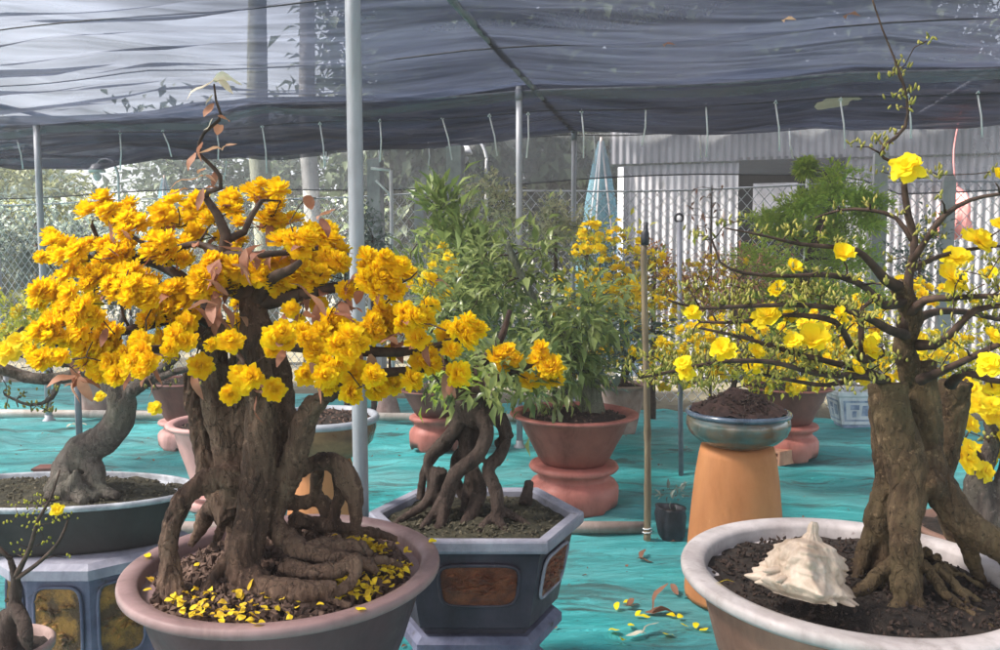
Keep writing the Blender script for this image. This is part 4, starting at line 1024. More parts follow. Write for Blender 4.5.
# pipes on the ground
def gpipe(label, pts, r, m):
    mb = MB(); tube(mb, pts, r, 12, .3); tag(mb.build("ground_pipe", m, None, V(pts[0])), label, "pipe", "pipes lying on the ground cloth")
p0, p1 = at(150, 540, 4.05), at(646, 542, 4.05)
gpipe("dusty tan pipe on the cloth ending at the bamboo stake", [V((p0.x, 4.05, .045)), V((-.4, 4.06, .046)), V((p1.x, 4.05, .045))], .031, M["pvc_tan"])
p0, p1 = at(-60, 421, 7.15), at(520, 421, 7.15)
gpipe("long pale pipe crossing the far part of the teal cloth", [V((p0.x, 7.25, .05)), V((-3, 7.15, .05)), V((p1.x, 7.0, .05))], .036, M["pvc"])
# bamboo stake
a, b = at(647, 553, 3.93), at(645, 243, 3.93)
t = thing("bamboo_stake", "upright weathered bamboo stake with a black tip before the yellow flowers", "stake", V((a.x, a.y, 0)))
mb = MB(); pts = []; rad = []
for i in range(33):
    q = i / 32; pts.append(V((a.x, a.y, 0)).lerp(b, q) + V((.006 * math.sin(q * 5), 0, 0))); rad.append(.0175 + (.003 if i % 6 == 0 else 0) - .003 * q)
tube(mb, pts, rad, 12, .06); mb.build("cane", M["bamboo"], t)
mb = MB(); tube(mb, [b + V((0, 0, -.01)), b + V((0, 0, .05)), b + V((.003, 0, .06)), b + V((.004, 0, .10))], [.021, .02, .012, .010], 10, .02); mb.build("tip", M["black"], t)
mb = MB(); tube(mb, [V((a.x + .022 * math.cos(k), a.y + .022 * math.sin(k), .05 + .003 * k)) for k in range(13)], .003, 5, .02); mb.build("tie", M["wirewhite"], t)
# looped iron stake
a, b = at(682, 420, 5.2), at(679, 222, 5.2)
t = thing("looped_stake", "grey iron stake with a black ring at its top behind the glazed bowl", "stake", V((a.x, a.y, 0))); mb = MB(); tube(mb, [V((a.x, a.y, 0)), b], .016, 8, 9, smooth=False); mb.build("rod", M["steel_dark"], t)
mb = MB(); tube(mb, [b + V((.026 * math.cos(k * .5), 0, .026 + .026 * math.sin(k * .5))) for k in range(14)], .008, 6, .02); mb.build("ring", M["wireblack"], t)
a = at(80, 452, 6.2); pole("grey_upright", "short square dark grey upright standing behind the curved trunk", V((a.x, a.y, 0)), V((a.x, a.y, .62)), .03, M["steel_dark"], None, "upright", 4)
a = at(521, 470, 5.6)
a = at(388, 418, 7.3); mb = MB(); lathe(mb, [(.11, 0), (.12, .04), (.10, .12), (.075, .2), (.085, .26), (.02, .28)], V((a.x, a.y, 0)), 20, .1, 3); tag(mb.build("stone_foot", M["stone"], None, V((a.x, a.y, 0))), "small pinkish stone post on the far cloth beside the thick steel post", "stone")
# leaves and petals on the cloth
rr = random.Random(17)
for i, (px, py) in enumerate([(620, 622), (632, 640), (626, 650), (655, 633), (674, 627), (681, 628), (683, 632), (694, 642), (702, 640), (731, 624), (727, 632), (748, 640), (724, 648), (640, 630), (644, 627), (612, 644), (668, 646), (715, 640), (637, 612)]):
    Y = 1.4 / ((py - 265) / F); p = V(((px - 500) / F * Y, Y, 0)); p.z = floor_at(p.x, p.y) + .012
    mb = MB(); leaf2(mb, p, V((rr.uniform(-1, 1), rr.uniform(-.4, .4), .12)), .040 * rr.uniform(.7, 1.2), .026, rr, .15, .15)
    tag(mb.build("petal", M["petal_lemon"], None, p), "single yellow petal lying on the teal cloth before the white rimmed pot", "petal", "petals on the teal cloth")
for (px, py, L, mk, lab) in [(645, 645, .10, "paleleaf", "pale curled dry leaf among the fallen petals on the cloth"), (627, 618, .09, "leaf_rust", "brown curled dry leaf on the cloth, farthest of those among the petals"), (650, 624, .16, "leaf_rust", "dark long dry leaf on the cloth among the petals"), (68, 429, .16, "paleleaf", "whitish leaf lying by the long pale pipe"), (683, 605, .09, "leaf_rust", "small dark leaf on the cloth nearest the terracotta pedestal"), (640, 568, .10, "leaf_rust", "brown leaf on the cloth between planter and pedestal")]:
    Y = 1.4 / ((py - 265) / F); p = V(((px - 500) / F * Y, Y, 0)); p.z = floor_at(p.x, p.y) + .014; mb = MB()
    for k in range(2): leaf2(mb, p + V((k * .02, 0, 0)), V((rr.uniform(-1, 1), rr.uniform(-.4, .4), .12)), L * .8, L * .3, rr, .25, .3)
    tag(mb.build("dry_leaf", M[mk], None, p), lab, "leaf")

mb = MB(); rl = random.Random(91)
for _ in range(420):
    y = 1.9 + 5.2 * rl.random() ** 1.3; x = rl.uniform(-.62, .62) * y; 
    q = V((x, y, 0)) - O_
    if q.dot(W_) > -.3: continue
    if noise.noise(V((x * 1.1, y * 1.1, 3))) < -.12 and rl.random() < .8: continue
    L = rl.uniform(.012, .045)
    leaf(mb, V((x, y, floor_at(x, y) + .008)), V((rl.uniform(-1, 1), rl.uniform(-1, 1), rl.uniform(-.1, .25))), L, L * rl.uniform(.25, .6), rl, .3, .3)
tag(mb.build("litter", M["leaf_rust"], None, V((0, 3, 0))), "small dry brown leaf litter scattered over the teal ground cloth", "litter", kind="stuff")

# ================================================================== LEFT GOLDEN BONSAI
Y0 = 1.74
tree = thing("bonsai_tree", "bonsai covered in golden yellow double blossoms with thick clustered trunks in the mauve pot", "bonsai tree", V((cL.x, cL.y, ZL - .02)))
TL = [px_tube(r) for r in [
    [(214, 318, 14, 1.79), (214, 360, 16, 1.78), (219, 410, 17, 1.77), (228, 455, 18, 1.76), (240, 505, 19, 1.75)],
    [(253, 298, 16, 1.72), (256, 340, 18, 1.71), (261, 400, 18, 1.70), (260, 455, 19, 1.69), (256, 500, 20, 1.69), (249, 540, 20, 1.68), (243, 570, 20, 1.67), (248, 594, 19, 1.66)],
    [(240, 340, 11, 1.78), (240, 400, 13, 1.77), (242, 450, 14, 1.76), (246, 500, 16, 1.74)],
    [(188, 372, 7, 1.82), (195, 405, 11, 1.81), (203, 445, 13, 1.80), (216, 485, 15, 1.79), (232, 520, 16, 1.76)],
    [(345, 385, 8, 1.62), (326, 396, 10, 1.66), (308, 412, 13, 1.69), (298, 445, 15, 1.71), (286, 482, 14, 1.73), (270, 520, 14, 1.75)],
    [(272, 330, 10, 1.80), (282, 390, 13, 1.79), (284, 440, 14, 1.78), (276, 500, 17, 1.77)],
    [(240, 476, 15, 1.72), (215, 478, 14, 1.70), (192, 490, 13, 1.67), (176, 512, 12, 1.65), (169, 545, 11.5, 1.64), (172, 578, 12, 1.63), (184, 602, 10, 1.62), (200, 612, 6, 1.6)],
    [(168, 556, 9, 1.66), (166, 585, 10, 1.64), (172, 606, 7, 1.62)],
    [(246, 572, 20, 1.67), (262, 588, 18, 1.63), (290, 592, 16, 1.60), (316, 590, 13, 1.58), (338, 586, 6, 1.58)],
    [(240, 580, 14, 1.67), (232, 600, 10, 1.64), (226, 612, 5, 1.60)],
    [(284, 480, 13, 1.76), (308, 464, 11, 1.80), (333, 462, 12, 1.83), (348, 480, 12, 1.84), (356, 505, 9, 1.84), (354, 530, 6, 1.84)],
    [(335, 466, 8, 1.86), (342, 490, 9, 1.87), (334, 515, 7, 1.86), (346, 538, 5, 1.86)],
    [(318, 468, 8, 1.86), (316, 492, 8, 1.88), (326, 515, 7, 1.88), (320, 535, 5, 1.88)],
    [(268, 520, 15, 1.74), (284, 538, 14, 1.72), (302, 550, 12, 1.70), (328, 556, 10, 1.69), (356, 560, 8, 1.69), (378, 572, 4, 1.69)],
    [(300, 552, 10, 1.69), (330, 545, 10, 1.72), (362, 548, 9, 1.73), (372, 556, 5, 1.73)],
    [(282, 566, 11, 1.67), (308, 572, 10, 1.65), (338, 570, 9, 1.63), (357, 560, 8, 1.64), (352, 580, 7, 1.61), (330, 598, 6, 1.59), (300, 612, 4, 1.57)],
    [(292, 520, 10, 1.80), (318, 524, 9, 1.84), (345, 528, 7, 1.86), (375, 533, 5, 1.88), (398, 540, 3, 1.88)],
    [(222, 500, 11, 1.80), (208, 513, 9, 1.86), (200, 530, 7, 1.88), (190, 546, 4, 1.88)],
    [(215, 508, 7, 1.86), (222, 525, 6, 1.90), (212, 547, 4, 1.90)],
    [(275, 500, 10, 1.80), (298, 503, 9, 1.86), (320, 500, 7, 1.90), (338, 512, 5, 1.92), (330, 532, 4, 1.92)],
    [(235, 555, 10, 1.72), (217, 572, 8, 1.68), (207, 590, 5, 1.64), (200, 606, 3, 1.62)],
    [(255, 470, 16, 1.80), (242, 530, 19, 1.80), (245, 575, 19, 1.78)],
    [(305, 585, 7, 1.60), (330, 600, 5, 1.57), (352, 606, 3, 1.56)], [(360, 562, 6, 1.69), (385, 560, 4, 1.72), (402, 566, 2.5, 1.74)],
]]
def surface_roots(L, c, z, n, r0, r1, rad, seed, a_rng=(0, 6.28), zfun=None):
    q = random.Random(seed)
    for k in range(n):
        a = a_rng[0] + (a_rng[1] - a_rng[0]) * (k + q.random()) / n; rr_ = q.uniform(r1 * .7, r1); ra = rad * q.uniform(.6, 1.25); pts = []; rd = []
        m = 7; bend = q.uniform(-.5, .5)
        for i in range(m):
            t = i / (m - 1); d = r0 + (rr_ - r0) * t; aa = a + bend * t + q.uniform(-.12, .12)
            pts.append(V((c.x + d * math.cos(aa), c.y + d * math.sin(aa), z + .055 * (1 - t) ** 2.2 + q.uniform(-.004, .008) - .014 * t)))
            rd.append(ra * (1.25 - .95 * t))
        L.append((pts, rd))
TL = [(p_, [r_ * .87 for r_ in rd_]) for p_, rd_ in TL]
surface_roots(TL, at(285, 560, 1.82), ZL - .012, 7, .06, .20, .009, 5, (-.6, 2.4))
fuse("trunk", TL, .0034, .0068, M["bark_warm"], tree, .3, 2)
# main limbs
rr = random.Random(21)
limb = MB(); nodes = []
def limbpx(rows, sides=8):
    pts, rad = px_tube(rows); tube(limb, pts, rad, sides, .025, .12)
    P, r_ = spline(pts, rad, .04); nodes.extend(zip(P, r_))
limbpx([(253, 300, 14, 1.72), (245, 292, 10, 1.72), (228, 288, 8, 1.70), (223, 260, 6.5, 1.70), (226, 235, 5.5, 1.70), (218, 215, 4.5, 1.70), (206, 198, 3.4, 1.70)])
limbpx([(206, 198, 3.2, 1.70), (208, 192, 2.8, 1.70), (221, 188, 2.6, 1.70), (220, 176, 2.2, 1.70), (214, 168, 2.0, 1.70), (200, 155, 1.9, 1.70), (199, 143, 1.8, 1.70), (204, 133, 1.7, 1.70), (219, 120, 1.6, 1.70), (221, 115, 1.5, 1.70), (216, 100, 1.3, 1.70), (214, 84, 1.0, 1.70)], 6)
limbpx([(226, 240, 4.5, 1.70), (244, 232, 3.5, 1.72), (252, 215, 3, 1.74), (262, 200, 2.2, 1.75)])
limbpx([(224, 255, 5, 1.70), (255, 255, 4, 1.66), (290, 252, 3, 1.66), (318, 248, 2.2, 1.66)])
limbpx([(222, 255, 4.5, 1.70), (198, 244, 3.5, 1.74), (160, 250, 2.6, 1.78), (130, 235, 2, 1.8)])
limbpx([(215, 320, 11, 1.78), (200, 315, 8, 1.74), (170, 318, 6, 1.70), (130, 330, 5, 1.66), (95, 335, 4, 1.62), (55, 345, 2.5, 1.6)])
limbpx([(214, 318, 9, 1.78), (185, 280, 6, 1.84), (150, 262, 5, 1.88), (110, 258, 4, 1.90), (70, 258, 2.5, 1.92)])
limbpx([(200, 330, 7, 1.74), (170, 348, 5, 1.66), (145, 350, 4, 1.58), (125, 362, 3, 1.54)])
limbpx([(255, 300, 12, 1.72), (285, 298, 8, 1.70), (320, 290, 6, 1.68), (355, 285, 5, 1.68), (400, 283, 3, 1.70)])
limbpx([(262, 340, 10, 1.72), (300, 345, 8, 1.66), (350, 350, 6, 1.62), (400, 352, 5, 1.62), (440, 345, 3.5, 1.64), (465, 335, 2, 1.66)])
limbpx([(345, 385, 9, 1.62), (362, 378, 7, 1.62), (390, 372, 5, 1.62), (430, 370, 3, 1.64)])
limbpx([(255, 305, 9, 1.72), (270, 280, 6, 1.66), (290, 270, 5, 1.60), (300, 262, 3, 1.58)])
limbpx([(200, 345, 5, 1.74), (205, 345, 4, 1.66), (235, 350, 3, 1.56), (248, 372, 2.2, 1.52)])
limbpx([(96, 260, 3, 1.88), (100, 245, 2.6, 1.88), (92, 225, 2, 1.88)])
BL = [(103,200,20),(89,213,22),(109,213,20),(127,211,26),(118,220,22),(130,226,28),(43,258,16),(63,248,26),(61,258,20),(79,251,24),(90,245,18),(106,247,24),(111,262,28),(129,244,18),(120,264,22),(65,277,18),(92,279,26),(74,270,18),(111,285,24),(133,273,22),(148,285,26),(159,248,30),(164,218,26),(50,288,22),
 (175,201,20),(199,200,20),(195,213,26),(167,221,26),(208,220,20),(197,233,20),(175,251,36),(232,201,22),(226,208,16),(234,212,18),(250,192,18),(264,193,26),(279,192,22),(275,186,16),(239,224,18),(273,218,26),(274,229,24),(293,220,18),(282,242,24),(300,244,28),(311,233,22),(322,244,24),(326,231,20),(319,259,26),(223,273,42),(212,281,26),(282,270,36),(258,273,28),(311,277,28),(241,240,16),(199,283,26),(173,288,18),
 (50,293,26),(71,293,20),(41,302,22),(71,304,22),(60,319,28),(86,315,28),(50,332,26),(34,351,18),(43,360,22),(62,358,18),(86,340,34),(108,336,30),(97,355,32),(103,371,24),(121,366,34),(142,362,30),(142,342,24),(164,347,26),(116,289,26),(140,293,30),(159,302,28),(147,321,18),
 (173,299,36),(166,312,30),(188,325,22),(177,342,28),(212,345,14),(231,342,22),(201,367,22),(246,379,28),(231,394,18),(274,390,22),(205,286,28),(231,284,28),(276,284,24),(298,286,24),(315,284,22),(291,310,18),(317,305,16),(281,338,26),(272,351,16),(302,332,22),(319,342,34),(306,375,20),(324,377,20),(315,364,20),
 (331,247,28),(331,263,26),(370,263,26),(389,269,34),(373,283,28),(406,274,20),(345,291,18),(395,291,22),(337,332,34),(348,346,32),(384,319,30),(406,319,26),(422,319,24),(370,330,26),(467,330,30),(447,335,24),(450,352,22),(456,374,24),(425,360,26),(417,341,20),(392,352,18),(353,374,24),(350,393,20),(375,391,24),(392,385,22),(373,377,20),(331,368,26),(411,381,20),(328,385,18)]
pts3 = []
for (x, y, d) in BL:
    front = max(0, min(1, (y - 200) / 190))          # lower blossoms reach further forward
    Y = 1.86 - .34 * front + rr.uniform(-.10, .10) + (.0 if d < 28 else -.05)
    if 225 < x < 300 and 330 < y < 400: Y = 1.50 + rr.uniform(-.03, .03)
    p = at(x, y, Y)
    if d < 25: pts3.append((p, d * rr.uniform(1.05, 1.35) * Y / F))
    else:                                             # a tight bunch of several blooms
        k = 3 if d < 30 else 4; a0 = rr.uniform(0, 6.28); sz = 21 + (d - 25) * .22
        for q in range(k):
            a = a0 + 2 * PI * q / k; o_ = d * (.30 if k == 3 else .36)
            pts3.append((p + V((math.cos(a) * o_ * Y / F, rr.uniform(-.5, .5) * d * .5 * Y / F, math.sin(a) * o_ * Y / F * .85)), sz * rr.uniform(.88, 1.32) * Y / F))
order = sorted(range(len(pts3)), key=lambda i: -pts3[i][1])
tg = []
rest = MB()
cen = at(245, 310, 1.72)
for k, i in enumerate(order):
    p, dia = pts3[i]
    o = (p - cen).normalized() * .7 + V((0, -.45, .65)) + sph(rr) * .35
    # a blossom cluster: the listed bloom plus a smaller neighbour behind for the large ones
    if k < 100: put_blossom(rr.choice(GOLD), p, dia, o, rr, tree)
    else: add_mesh_copy(rest, rr.choice(GOLD), p, dia, o, rr)
    tg.append(p - o.normalized() * dia * .3)
    if dia > .058:
        q = p + V((rr.uniform(-1, 1) * dia * .55, rr.uniform(.2, .7) * dia, rr.uniform(-.5, .35) * dia))
        add_mesh_copy(rest, rr.choice(GOLD), q, dia * .7, o + sph(rr) * .6, rr)
for _ in range(46):   # blossoms on the far side of the crown
    x = rr.uniform(60, 440); y = 330 - 110 * math.sqrt(max(0, 1 - ((x - 240) / 210) ** 2)) * rr.random() + rr.uniform(-10, 30)
    p = at(x, y, rr.uniform(1.88, 2.06)); add_mesh_copy(rest, rr.choice(GOLD), p, rr.uniform(.035, .052), (p - cen) + V((0, 0, .3)), rr); tg.append(p)
ro = rest.build("far_blossoms", M["petal"], tree); ro["kind"] = "stuff"
grow(limb, nodes, tg, rr, .0016, .012, .0028, .10, 5, .05, .012)
# loose bare twigs
bt = [at(rr.uniform(60, 440), rr.uniform(240, 390), rr.uniform(1.55, 1.9)) for _ in range(70)] + [at(x, y, 1.7) for x, y in ((306, 200), (316, 198), (300, 205), (165, 330), (440, 385), (270, 320), (250, 350))]
grow(limb, nodes, bt, rr, .0013, .010, .0024, .14, 5, .05, .008)
limb.build("branches", M["twig"], tree)
# copper dry leaves
mb = MB()
for _ in range(150):
    n_ = rr.choice(nodes); p = n_[0]
    if p.z < at(0, 400, 1.7).z or n_[1] > .012: continue
    leaf2(mb, p + sph(rr) * .01, sph(rr) + V((0, -.3, -.2)), rr.uniform(.03, .06), rr.uniform(.014, .022), rr, .35, .3)
for x, y in ((235, 258), (245, 250), (212, 262), (225, 300), (210, 305), (330, 315), (320, 300), (365, 350), (395, 340), (420, 345), (250, 395), (262, 392), (440, 372), (345, 305), (72, 375), (80, 370), (215, 312), (270, 250), (320, 215), (300, 318)):
    for _ in range(3): leaf2(mb, at(x + rr.uniform(-8, 8), y + rr.uniform(-6, 6), rr.uniform(1.56, 1.68)), sph(rr) + V((0, -.2, -.3)), .052, .022, rr, .4, .3)
mb.build("dry_leaves", M["dryleaf"], tree)["kind"] = "stuff"
# leaves on the bare top twig
for nm, rows in (("pale_leaf", ((214, 82, -.9, -.25, .062), (214, 80, 1, .12, .075), (213, 80, .8, -.2, .05), (213, 95, -.6, -.6, .03), (212, 118, -.1, -1, .03))),
                 ("peach_leaf", ((222, 150, -.9, .15, .045), (222, 150, .6, .5, .035), (198, 178, -1, .0, .055), (198, 176, .9, .1, .04), (198, 174, .4, .4, .03), (188, 190, -.5, 0, .04)))):
    for (x, y, dx, dz, L) in rows:
        mb = MB(); leaf2(mb, at(x, y, 1.70), V((dx, -.3, dz)), L, L * .42, rr, .4, .3); mb.build(nm, M["paleleaf" if nm == "pale_leaf" else "peachleaf"], tree)

# ================================================================== RIGHT BUDDING BONSAI
tree = thing("bonsai_tree", "budding bonsai with few yellow blossoms and a thick split trunk in the white rimmed pot", "bonsai tree", V((cR.x, cR.y, ZR - .03)))
TR = [px_tube(r) for r in [
    [(888, 384, 17, 1.80), (891, 410, 19, 1.79), (899, 440, 20, 1.78), (907, 465, 21, 1.77), (908, 490, 19, 1.76), (905, 515, 17, 1.74), (904, 540, 15, 1.72), (904, 565, 13.5, 1.70), (907, 588, 12, 1.68), (901, 606, 12, 1.67), (888, 617, 7, 1.65)],
    [(905, 540, 14, 1.71), (906, 556, 15, 1.705), (906, 570, 12, 1.70)], [(902, 575, 12, 1.70), (905, 590, 14, 1.68), (908, 600, 12, 1.67)],
    [(908, 590, 11, 1.68), (918, 608, 10, 1.66), (922, 618, 6, 1.66)],
    [(880, 392, 10, 1.84), (882, 440, 11, 1.84), (887, 480, 11, 1.83), (882, 505, 13, 1.82), (878, 522, 14, 1.82), (884, 545, 9, 1.82), (876, 572, 6, 1.80)],
    [(920, 362, 14, 1.85), (922, 400, 16, 1.83), (925, 440, 17, 1.81), (924, 470, 17, 1.79)],
    [(955, 382, 14, 1.92), (952, 410, 15, 1.92), (945, 445, 15, 1.91), (937, 475, 14, 1.90)],
    [(922, 450, 17, 1.79), (936, 480, 16, 1.77), (952, 508, 16, 1.75), (976, 532, 17, 1.74), (1008, 550, 16, 1.73), (1045, 570, 13, 1.73), (1078, 596, 7, 1.72)],
    [(928, 474, 12, 1.755), (932, 486, 13, 1.735), (938, 494, 9, 1.74)],
    [(880, 520, 10, 1.82), (866, 545, 8, 1.82), (858, 575, 7, 1.80), (844, 592, 4, 1.78)],
    [(894, 562, 8, 1.78), (876, 578, 8, 1.74), (860, 592, 7, 1.72), (840, 600, 5, 1.71), (818, 602, 3, 1.70)],
    [(890, 565, 7, 1.80), (868, 560, 7, 1.86), (848, 568, 4, 1.90)], [(870, 552, 8, 1.84), (862, 566, 8, 1.83), (868, 580, 7, 1.82)],
    [(936, 470, 13, 1.92), (948, 510, 11, 1.97), (958, 545, 9, 2.0), (962, 572, 6, 2.0)],
    [(905, 490, 13, 1.84), (898, 530, 11, 1.92), (915, 570, 8, 1.98)],
    [(1000, 550, 10, 1.78), (1020, 580, 9, 1.78), (1045, 600, 5, 1.76)], [(960, 520, 10, 1.78), (972, 560, 8, 1.82), (985, 590, 5, 1.82)],
    [(912, 385, 10, 1.84), (905, 345, 12, 1.82), (911, 318, 11, 1.80), (905, 296, 10, 1.79), (897, 285, 8, 1.78)],
]]
surface_roots(TR, at(915, 590, 1.80), ZR - .030, 13, .05, .25, .010, 9)
fuse("trunk", TR, .0034, .0054, M["bark_olive"], tree, .45, 5)
rr = random.Random(33); limb = MB(); nodes = []
def limbpx(rows, sides=8, k=.84):
    pts, rad = px_tube(rows); rad = [r * k for r in rad]; tube(limb, pts, rad, sides, .025, .12)
    P, r_ = spline(pts, rad, .04); nodes.extend(zip(P, r_))
YR = 1.79
limbpx([(905, 330, 9, 1.80), (907, 300, 7, 1.79), (909, 275, 5.5, 1.78), (914, 255, 5, 1.78), (914, 235, 4.5, 1.78), (908, 215, 4.2, 1.78), (905, 195, 4, 1.78), (904, 170, 2.5, 1.78)])
limbpx([(880, 155, 1.6, 1.76), (884, 146, 2.2, 1.76), (896, 137, 2.2, 1.76), (905, 127, 2.2, 1.76), (908, 112, 1.8, 1.76), (904, 85, 1.6, 1.76), (893, 55, 1.3, 1.76), (882, 28, 1.2, 1.76), (871, -5, 1.0, 1.76)], 6)
limbpx([(905, 180, 2.5, 1.78), (900, 165, 2.0, 1.77), (884, 158, 1.7, 1.76), (880, 153, 1.6, 1.76)], 6)
limbpx([(900, 288, 8, 1.78), (886, 280, 6, 1.76), (870, 262, 4.5, 1.72), (856, 250, 3.5, 1.70), (835, 247, 3, 1.68), (800, 244, 2.4, 1.66), (765, 236, 1.6, 1.64), (725, 228, 1.0, 1.62)])
limbpx([(912, 240, 3.5, 1.78), (896, 218, 2.6, 1.80), (870, 210, 2.2, 1.82), (840, 210, 1.6, 1.84), (815, 218, 1.0, 1.85)])
limbpx([(905, 300, 7, 1.79), (885, 305, 5.5, 1.74), (862, 285, 4, 1.68), (830, 275, 3.2, 1.64), (790, 276, 2.6, 1.62), (745, 273, 2.0, 1.60), (720, 262, 1.5, 1.6), (712, 240, 1.1, 1.6)])
limbpx([(906, 335, 7, 1.80), (890, 330, 5.5, 1.74), (868, 318, 4.4, 1.68), (845, 310, 3.8, 1.64), (800, 305, 3.2, 1.60), (750, 306, 2.6, 1.58), (700, 308, 2.0, 1.56), (668, 300, 1.2, 1.55)])
limbpx([(880, 352, 7, 1.78), (863, 360, 5, 1.72), (850, 345, 4, 1.68), (835, 322, 3.6, 1.64), (790, 315, 2.8, 1.62), (740, 322, 2.2, 1.62), (700, 322, 1.4, 1.62)])
limbpx([(885, 383, 8, 1.80), (868, 372, 5, 1.74), (830, 362, 3.6, 1.66), (790, 352, 3, 1.62), (745, 338, 2.2, 1.60), (700, 328, 1.4, 1.6)])
limbpx([(862, 360, 4.5, 1.72), (861, 330, 3.6, 1.72), (862, 308, 2.6, 1.72), (880, 295, 2, 1.72)])
limbpx([(886, 380, 6, 1.78), (860, 376, 4.5, 1.70), (820, 374, 3.6, 1.62), (770, 362, 3.0, 1.56), (720, 362, 2.6, 1.54), (680, 370, 2.0, 1.52), (640, 378, 1.2, 1.52)])
limbpx([(868, 372, 4, 1.72), (830, 385, 3, 1.66), (790, 380, 2.4, 1.64), (750, 372, 1.5, 1.62)])
limbpx([(912, 262, 4.5, 1.78), (926, 240, 3.8, 1.74), (945, 215, 3.2, 1.70), (970, 200, 2.6, 1.68), (1000, 194, 2.2, 1.66), (1040, 190, 1.4, 1.64)])
limbpx([(908, 315, 6, 1.79), (925, 300, 5, 1.74), (950, 298, 4, 1.70), (990, 296, 3.2, 1.68), (1040, 297, 2.4, 1.68)])
limbpx([(918, 345, 7, 1.80), (935, 345, 5.5, 1.76), (955, 330, 4.6, 1.72), (975, 310, 4, 1.70), (1010, 305, 3, 1.68), (1050, 300, 2, 1.66)])
limbpx([(915, 320, 6, 1.82), (935, 312, 4.6, 1.86), (965, 312, 3.6, 1.90), (1005, 320, 2.6, 1.94), (1050, 318, 1.8, 1.96)])
limbpx([(920, 380, 7, 1.78), (940, 372, 5, 1.72), (970, 358, 4, 1.66), (1010, 340, 3, 1.62), (1050, 330, 2, 1.6)])
limbpx([(950, 385, 7, 1.84), (965, 372, 5, 1.78), (990, 380, 3.6, 1.74), (1030, 384, 2.4, 1.72)])
limbpx([(912, 270, 4, 1.78), (935, 258, 3, 1.82), (965, 250, 2.4, 1.86), (1000, 246, 1.6, 1.88)])
BR = [(792,270,18,3),(778,293,20,3),(692,313,18,1),(768,316,26,1),(786,320,18,4),(813,343,30,4),(722,350,24,1),(793,341,18,2),(683,363,18,2),(686,372,18,0),(756,352,20,2),(753,366,20,0),(838,320,16,4),(907,168,27,0),(844,256,22,3),(978,243,32,1),(956,259,24,2),(996,177,16,3),(952,280,32,0),(985,278,20,3),(864,352,24,4),(855,372,14,3),(989,364,24,1),(992,336,20,2),(994,389,18,1),(992,405,20,2),(840,314,14,3),(1010,300,24,0),(1015,262,24,1),(1000,225,18,2)]
tg = []
for (x, y, d, k) in BR:
    n_ = min(nodes, key=lambda n: (n[0] - at(x, y, n[0].y)).length); Y = n_[0].y + rr.uniform(-.05, .02)
    p = at(x, y, Y); o = V((rr.uniform(-.6, .6), -.7, .7))
    put_blossom(LEMON[k], p, d * (1.15 if d > 22 else 1.0) * Y / F, o, rr, tree); tg.append(p - V((0, 0, .012)))
buds = MB(); BT = []
for _ in range(110):
    n_ = rr.choice([q for q in nodes if q[1] < .0105]); p = n_[0] + V((rr.gauss(0, .025), rr.gauss(0, .035), abs(rr.gauss(.008, .014))))
    BT.append(p)
for x, y in ((905, 65), (897, 72), (903, 95), (911, 92), (896, 100), (912, 106), (930, 172), (938, 175), (925, 178), (990, 172), (934, 222), (940, 216)): BT.append(at(x, y, 1.76))
for (x0, x1, y0, y1, n_) in ((640, 720, 355, 386, 36), (690, 780, 335, 385, 32), (760, 840, 285, 310, 20), (830, 875, 290, 330, 10), (670, 760, 285, 310, 20), (850, 900, 320, 375, 8), (930, 1010, 255, 350, 22), (760, 850, 340, 378, 16)):
    for _ in range(n_): BT.append(at(rr.uniform(x0, x1), rr.uniform(y0, y1), rr.uniform(1.56, 1.80)))
grow(limb, nodes, tg + BT, rr, .0013, .009, .0022, .10, 5, .08, .006)
for p in BT: bud_cluster(buds, p, rr.randint(5, 9), rr, .0135, .0027, .011)
limb.build("branches", M["twig"], tree)
buds.build("buds", M["bud"], tree)["kind"] = "stuff"
mb = MB()
for p in BT:
    if rr.random() < .10:
        for _ in range(3): leaf(mb, p, sph(rr) + V((0, 0, .6)), .022, .009, rr)
mb.build("young_leaves", M["leaf_yellowgreen"], tree)["kind"] = "stuff"

# shell
ps = at(810, 592, 1.63)
t = thing("conch_shell", "large ivory spiny conch shell on the soil beside the roots in the white rimmed pot", "shell", V((ps.x, ps.y, ZR - .04)))
mb = MB(); NT, NP = 110, 132; vs = []; fs = []
apex = at(814, 522, 1.64); foot = at(805, 600, 1.60)
axis = (foot - apex).normalized(); side1 = V((1, 0, 0)); side1 = (side1 - axis * side1.dot(axis)).normalized(); side2 = axis.cross(side1).normalized()
hgt = (foot - apex).length
PRO = [(0, .006), (.05, .0095), (.14, .010), (.22, .018), (.31, .046), (.42, .060), (.55, .067), (.70, .073), (.82, .076), (.92, .070), (1.0, .045)]
def prof(q):
    for (a, b), (c_, d_) in zip(PRO, PRO[1:]):
        if q <= c_: t_ = (q - a) / (c_ - a); t_ = t_ * t_ * (3 - 2 * t_); return b + (d_ - b) * t_
    return PRO[-1][1]
